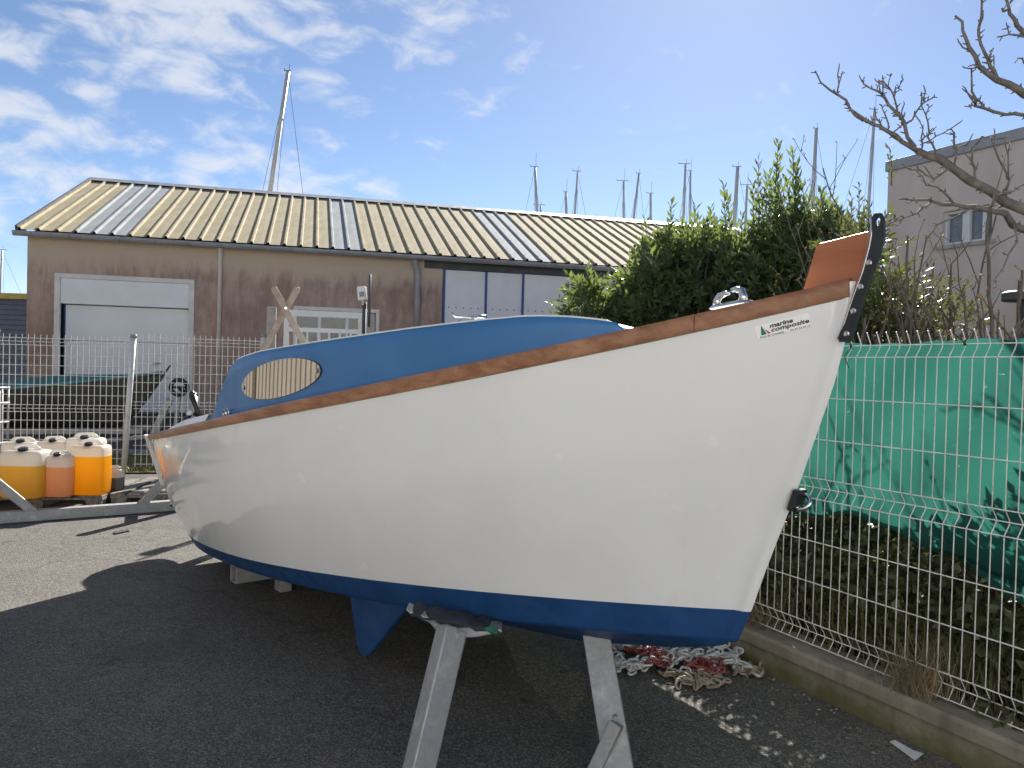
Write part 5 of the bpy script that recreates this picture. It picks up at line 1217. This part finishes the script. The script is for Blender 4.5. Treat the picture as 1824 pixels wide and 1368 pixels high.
laurel(1545, 6.6, [(1530, 455, 26, 36, .3), (1555, 540, 36, 46, .35), (1585, 590, 44, 40, .4)], 190, [(1530, 330, 430), (1518, 352, 430), (1548, 366, 440), (1536, 380, 440), (1584, 262, 330)], 'loose olive green shrub right of the black bow plate', 37, 'leaf_olive', .070, .012, 13)
laurel(1612, 6.0, [(1606, 545, 26, 34, .3), (1640, 585, 46, 30, .4)], 90, [], 'low leafy shrub among bare stems behind the net', 41, 'leaf_olive', .065, .012, 12)

# bare shrubs: many thin upright stems with side twigs
def bare(px, Y, height, nst, spread, label, seed, rad=.019):
    r = np.random.default_rng(seed); b = at_y(px, 700, Y); base = V(b[0], Y, .2); T = thing('bare_shrub', base, label, 'shrub', 'bare shrubs behind the fence'); m = MB(); buds = []
    def grow(p, d, L, rd, lev):
        n = max(3, int(L / .09)); pts = [p]; rr_ = [rd]
        for k in range(n):
            d = unit(d + r.normal(0, .11, 3) + V(0, 0, .10)); p = p + d * L / n; pts.append(p); rr_.append(max(.0022, rd * (1 - .62 * (k + 1) / n)))
            if lev < 3 and r.random() < (.36 if lev == 0 else .42) and k > 0:
                a = unit(np.cross(d, r.normal(size=3))); grow(p, unit(d * .75 + a * .75), L * r.uniform(.18, .34) * (1.15 - .6 * k / n), rr_[-1] * .75, lev + 1)
        m.tube(pts, rr_, 5 if lev < 2 else 4, caps=False); buds.append((p, d))
    for i in range(nst):
        a = r.uniform(0, 2 * PI); grow(base + V(math.cos(a), math.sin(a), 0) * .08, unit(V(math.cos(a) * spread, math.sin(a) * spread, 1)), height * r.uniform(.7, 1.05), rad * r.uniform(.7, 1.2), 0)
    part('stems', m, 'bark_brown', T, smooth=True)
    P = np.array([q[0] for q in buds]); D = np.array([q[1] for q in buds]); v, f = leaf_mesh(np.repeat(P, 2, 0) + r.normal(0, .004, (len(P) * 2, 3)), np.repeat(D, 2, 0) + r.normal(0, .4, (len(P) * 2, 3)), .024, .007, r); poly_mesh('buds', v, f, 'dead_leaf', T, kind='stuff')
bare(1640, 5.9, 2.5, 7, .38, 'bare shrub just right of the loose olive shrub', 51)
bare(1692, 5.3, 2.3, 7, .40, 'bare twiggy shrub below the left side of the window', 52)
bare(1745, 5.1, 2.1, 7, .42, 'bare twiggy shrub below the right side of the window', 53)
bare(1800, 4.7, 2.0, 7, .42, 'bare twiggy shrub near the right edge behind the net', 54)
bare(1600, 6.9, 3.3, 5, .16, 'tall thin bare shrub beside the corner of the pinkish building', 55, .016)
bare(1870, 4.3, 2.3, 10, .42, 'bare shrub mostly beyond the right edge behind the fence', 56)
bare(1560, 5.2, 2.1, 9, .35, 'short bare shrub behind the net beside the bow', 57)

# bare fig tree reaching in from the right
FG = None
tb = at_y(2010, 520, 5.3); FG = thing('fig_tree', (tb[0], tb[1], .2), 'bare grey fig tree reaching in from the right edge', 'tree')
r = np.random.default_rng(61); m = MB()
def limb(pts, w0, w1, twig=True):
    "pts: (px, py, Y); widths in metres"
    P = [at_y(*p) for p in pts]; n = len(P); Q = []; Wd = []; w0 *= .55; w1 *= .62
    for i in range(n - 1):
        for f in (0, .5): Q.append(P[i] * (1 - f) + P[i + 1] * f + (V(*r.normal(0, .008, 3)) if f else 0)); t = (i + f) / (n - 1); Wd.append((w0 * (1 - t) + w1 * t) * r.uniform(.92, 1.1))
    Q.append(P[-1]); Wd.append(w1); m.tube(Q, Wd, 8)
    if twig:                                     # short spur buds
        for i in range(1, len(Q)):
            for _ in range(2):
                if r.random() < .75:
                    d = unit(Q[i] - Q[i - 1]); a = unit(np.cross(d, r.normal(size=3))); q = Q[i - 1] + (Q[i] - Q[i - 1]) * r.random(); L = r.uniform(.012, .03) + Wd[i]
                    m.tube([q, q + unit(a + d * .6) * L], [Wd[i] * .55 + .002, .003], 5)
                    if r.random() < .12 and Wd[i] < .022: L = r.uniform(.04, .14); q2 = q + unit(a * .7 + d + V(0, 0, .4)) * L; m.tube([q, (q + q2) / 2 + V(*r.normal(0, .008, 3)), q2, q2 + unit(d + V(0, 0, .6)) * .02], [Wd[i] * .6, .0045, .004, .0025], 5)
trunk = (2010, 480, 5.3)
m.tube([V(tb[0], tb[1], .1), at_y(2015, 640, 5.3), at_y(*trunk), at_y(1960, 420, 5.25)], [.10, .085, .075, .05], 10)
limb([(1960, 420, 5.25), (1880, 395, 5.2), (1791, 360, 5.1), (1726, 321, 5.0), (1673, 282, 5.0), (1633, 268, 5.0)], .072, .034)
limb([(1633, 268, 5.0), (1607, 253, 4.98), (1581, 234, 4.96), (1554, 221, 4.95), (1515, 195, 4.95), (1491, 168, 4.95), (1462, 147, 4.95), (1452, 126, 4.95)], .030, .006)
limb([(1491, 168, 4.95), (1495, 147, 4.93), (1501, 127, 4.92)], .010, .005)
limb([(1554, 221, 4.95), (1535, 212, 5.0), (1515, 196, 5.05), (1505, 183, 5.05)], .012, .006)
limb([(1630, 262, 5.0), (1610, 216, 5.03), (1591, 195, 5.05), (1576, 174, 5.05), (1570, 166, 5.05), (1552, 158, 5.05), (1539, 150, 5.05), (1530, 134, 5.05)], .022, .005)
limb([(1610, 216, 5.03), (1599, 200, 5.1), (1591, 168, 5.1), (1578, 150, 5.12), (1572, 134, 5.12)], .013, .005)
limb([(1580, 152, 5.12), (1583, 146, 5.1), (1586, 131, 5.1)], .007, .004)
limb([(1593, 172, 5.1), (1595, 157, 5.12), (1606, 143, 5.14)], .008, .004)
limb([(1573, 170, 5.05), (1573, 154, 5.0), (1566, 143, 5.0)], .008, .004)
limb([(1614, 220, 5.03), (1632, 199, 4.98), (1647, 182, 4.95), (1665, 171, 4.92)], .013, .005)
limb([(1647, 182, 4.95), (1645, 175, 4.9), (1644, 166, 4.9)], .007, .004)
limb([(1666, 278, 5.0), (1660, 255, 4.95), (1655, 237, 4.93), (1649, 205, 4.9), (1650, 186, 4.9)], .014, .005)
limb([(1640, 270, 5.0), (1641, 245, 5.05), (1644, 222, 5.05)], .012, .005)
limb([(1641, 252, 5.05), (1655, 240, 5.1), (1668, 225, 5.1)], .010, .005)
limb([(1645, 255, 5.0), (1668, 242, 5.0), (1694, 240, 5.0)], .009, .004)
limb([(1600, 250, 4.98), (1582, 236, 5.1), (1577, 205, 5.1), (1570, 186, 5.1)], .012, .005)
limb([(1592, 235, 5.0), (1607, 222, 5.05), (1610, 205, 5.05)], .009, .004)
limb([(1574, 232, 4.97), (1561, 210, 4.9), (1557, 196, 4.9)], .009, .004)
limb([(1700, 305, 5.0), (1702, 280, 5.0), (1704, 266, 5.0), (1699, 245, 5.0), (1694, 229, 5.0)], .016, .006)
limb([(1703, 274, 5.0), (1718, 258, 4.95), (1733, 238, 4.9)], .010, .005)
limb([(1740, 330, 5.05), (1736, 300, 5.1), (1732, 270, 5.1), (1745, 250, 5.1), (1752, 244, 5.1)], .018, .006)
limb([(1790, 358, 5.1), (1798, 320, 5.0), (1780, 285, 4.95), (1765, 246, 4.9)], .018, .006)
limb([(1796, 320, 5.0), (1796, 290, 4.95), (1800, 252, 4.95)], .012, .005)
limb([(1690, 300, 5.0), (1665, 318, 5.1), (1640, 305, 5.1), (1622, 303, 5.1)], .014, .005)
limb([(1880, 420, 5.2), (1824, 409, 5.1), (1791, 380, 5.0), (1739, 369, 4.9), (1699, 364, 4.85), (1654, 356, 4.8), (1607, 354, 4.8)], .050, .008)
limb([(1700, 364, 4.85), (1678, 340, 4.8), (1650, 330, 4.8), (1628, 300, 4.8)], .014, .005)
limb([(1760, 374, 4.95), (1775, 350, 4.9), (1806, 340, 4.85), (1830, 325, 4.8)], .016, .006)
limb([(1660, 357, 4.8), (1640, 372, 4.75), (1612, 388, 4.7), (1600, 392, 4.7)], .011, .005)
limb([(1735, 369, 4.9), (1705, 385, 4.8), (1670, 400, 4.75), (1648, 430, 4.75)], .014, .005)
limb([(1800, 390, 5.05), (1812, 430, 5.0), (1790, 470, 4.95), (1770, 500, 4.95)], .016, .005)
limb([(1960, 300, 5.25), (1900, 215, 5.1), (1824, 168, 4.9), (1797, 150, 4.85), (1768, 137, 4.8), (1744, 118, 4.78), (1726, 84, 4.76), (1715, 55, 4.75), (1701, 28, 4.75)], .055, .010)
limb([(1776, 140, 4.8), (1770, 125, 4.8), (1760, 105, 4.8), (1747, 79, 4.8), (1743, 53, 4.8), (1749, 0, 4.8), (1748, -40, 4.8)], .024, .008)
limb([(1762, 108, 4.8), (1766, 95, 4.75), (1769, 85, 4.75)], .010, .006)
limb([(1745, 120, 4.78), (1740, 118, 4.75), (1734, 115, 4.75)], .009, .006)
limb([(1900, 130, 5.2), (1850, 85, 5.1), (1824, 57, 5.05), (1807, 34, 5.0), (1797, 13, 5.0), (1790, -20, 5.0)], .032, .012)
limb([(1797, 18, 5.0), (1788, 19, 5.0), (1784, 15, 5.0)], .009, .006)
limb([(1800, 5, 5.0), (1806, -6, 5.0)], .010, .008)
limb([(1880, 75, 5.1), (1824, 65, 5.0), (1797, 61, 5.0), (1776, 66, 5.0)], .018, .006)
limb([(1797, 61, 5.0), (1794, 50, 5.0), (1793, 46, 5.0)], .009, .005)
limb([(1900, 205, 5.1), (1824, 205, 4.9), (1791, 204, 4.85), (1754, 193, 4.8), (1736, 189, 4.8), (1731, 163, 4.8), (1730, 121, 4.8)], .024, .008)
limb([(1752, 193, 4.8), (1747, 185, 4.78), (1745, 179, 4.78)], .009, .005)
limb([(1738, 190, 4.8), (1731, 188, 4.8), (1726, 186, 4.8)], .008, .005)
limb([(1840, 120, 5.0), (1824, 112, 4.95), (1812, 104, 4.95)], .014, .007)
m.tube([at_y(*trunk), at_y(1985, 380, 5.3), at_y(1960, 300, 5.25), at_y(1900, 130, 5.2)], [.06, .05, .04, .02], 9)
part('branches', m, 'bark', FG, smooth=True)

# ground cover behind the fence: leaf litter, ivy, grass, straw
r = np.random.default_rng(71); n = 5200
s_ = r.uniform(-1.2, 4.5, n); o_ = r.uniform(.12, 3.2, n); P = FP[None] + FD[None] * s_[:, None] + FN[None] * o_[:, None]; P[:, 2] = .20 + .10 * np.minimum(1, o_ / 1.5) + r.uniform(0, .05, n)
D = r.normal(size=(n, 3)); D[:, 2] = np.abs(D[:, 2]) * .5; v, f = leaf_mesh(P, D, .07, .024, r); poly_mesh('leaf_litter', v, f, 'dead_leaf', kind='stuff')
n = 42000
s_ = r.uniform(-1.6, 6.0, n); o_ = .09 + 1.7 * r.uniform(0, 1, n) ** 1.4 ; P = FP[None] + FD[None] * s_[:, None] + FN[None] * o_[:, None]
hgt = np.clip(.45 + (o_ - .09) * 2.6, .45, 1.45) * (.80 + .20 * np.sin(s_ * 2.9 + o_ * 2) * np.sin(s_ * 1.3 + 1)) * np.clip((s_ + .45) / 1.1 + o_ * .4, .22, 1)
P[:, 2] = .20 + r.uniform(0, 1, n) ** .62 * hgt; D = r.normal(size=(n, 3)) + V(-FN[0], -FN[1], .6) * .5; v, f = leaf_mesh(P, D, .060, .018, r); poly_mesh('undergrowth', v, f, 'leaf_ivy', kind='stuff')
def wbase(rr_):
    p = fpt(rr_.uniform(-1.2, 4.0), .04 + abs(rr_.normal(0, .16)), .19); return p
vs_, fs_ = blades(900, wbase, .08, .42, .0028, .8, 95); poly_mesh('weeds', vs_, fs_, 'grass', kind='stuff')
vs_, fs_ = blades(900, wbase, .08, .50, .0018, .9, 96); poly_mesh('dry_weeds', vs_, fs_, 'straw', kind='stuff')
def tuft(cx_s, cx_o, n, h0, h1, mat, label, seed, wd=.0022, lean=.7, sp=.05, z=.19, nm='grass_tuft'):
    c = fpt(cx_s, cx_o, z)
    def bf(rr_): return c + V(rr_.normal(0, sp), rr_.normal(0, sp), 0)
    vs1, fs1 = blades(n, bf, h0, h1, wd, lean, seed); o = bpy.data.objects.new(nm, None); o.location = tuple(c); col.objects.link(o); tag(o, label, 'grass', 'tufts of grass by the fence'); poly_mesh('blades', vs1, fs1, mat, o)
def sat(px, py, off=.0): p = at_pl(px, py, FP + FN * off, FN); return float((p - FP) @ FD)
tuft(sat(1640, 1200), -.01, 420, .06, .26, 'straw', 'tangle of dry straw grass spilling through the fence foot', 81, .0016, 1.6, .055)
tuft(sat(1660, 1190), .06, 160, .1, .34, 'straw', 'taller dry stalks standing behind the straw tangle', 82, .0014, .5, .06)
tuft(sat(1345, 1080), -.0, 260, .05, .20, 'straw', 'dry grass tuft at the fence foot beside the stem', 83, .0018, 1.5, .06)
tuft(sat(1570, 1120, .35), .35, 170, .12, .38, 'grass', 'green grass tuft behind the middle of the fence', 84, .004, .8, .09)
tuft(sat(1690, 1120, .5), .50, 150, .12, .40, 'grass', 'bright green grass tuft right of the middle tuft', 85, .005, .8, .10)
tuft(sat(1770, 1150, .45), .45, 150, .12, .36, 'grass', 'green grass tuft near the right edge behind the fence', 86, .005, .9, .10)
tuft(sat(1500, 940, .9), .9, 260, .25, .62, 'grass', 'tall sunlit grass just below the net near the bow', 87, .004, .9, .18)
tuft(sat(1600, 990, .9), .9, 200, .25, .55, 'grass', 'sunlit grass below the net edge left of the loose corner', 88, .004, .9, .16)
for px, py, lab, sd_ in ((1748, 1262, 'ivy sprig with green leaves at the foot of the fence', 91), (1798, 1276, 'bright ivy sprig by the right edge at the fence foot', 92)):
    rr_ = np.random.default_rng(sd_); c = fpt(sat(px, py), .03, .215); T = thing('ivy_sprig', c, lab, 'ivy', 'ivy sprigs at the fence foot'); k = 16
    v, f = leaf_mesh(c + rr_.normal(0, .028, (k, 3)) * [1, 1, .5], rr_.normal(size=(k, 3)) + V(-.6, -.6, .3), .045, .022, rr_, .15); poly_mesh('leaves', v, f, 'leaf_ivy', T)
    m = MB(); m.tube([c + V(0, 0, -.03), c, c + FD * .06 + V(0, 0, .01)], .003, 5); part('stem', m, 'bark_brown', T)
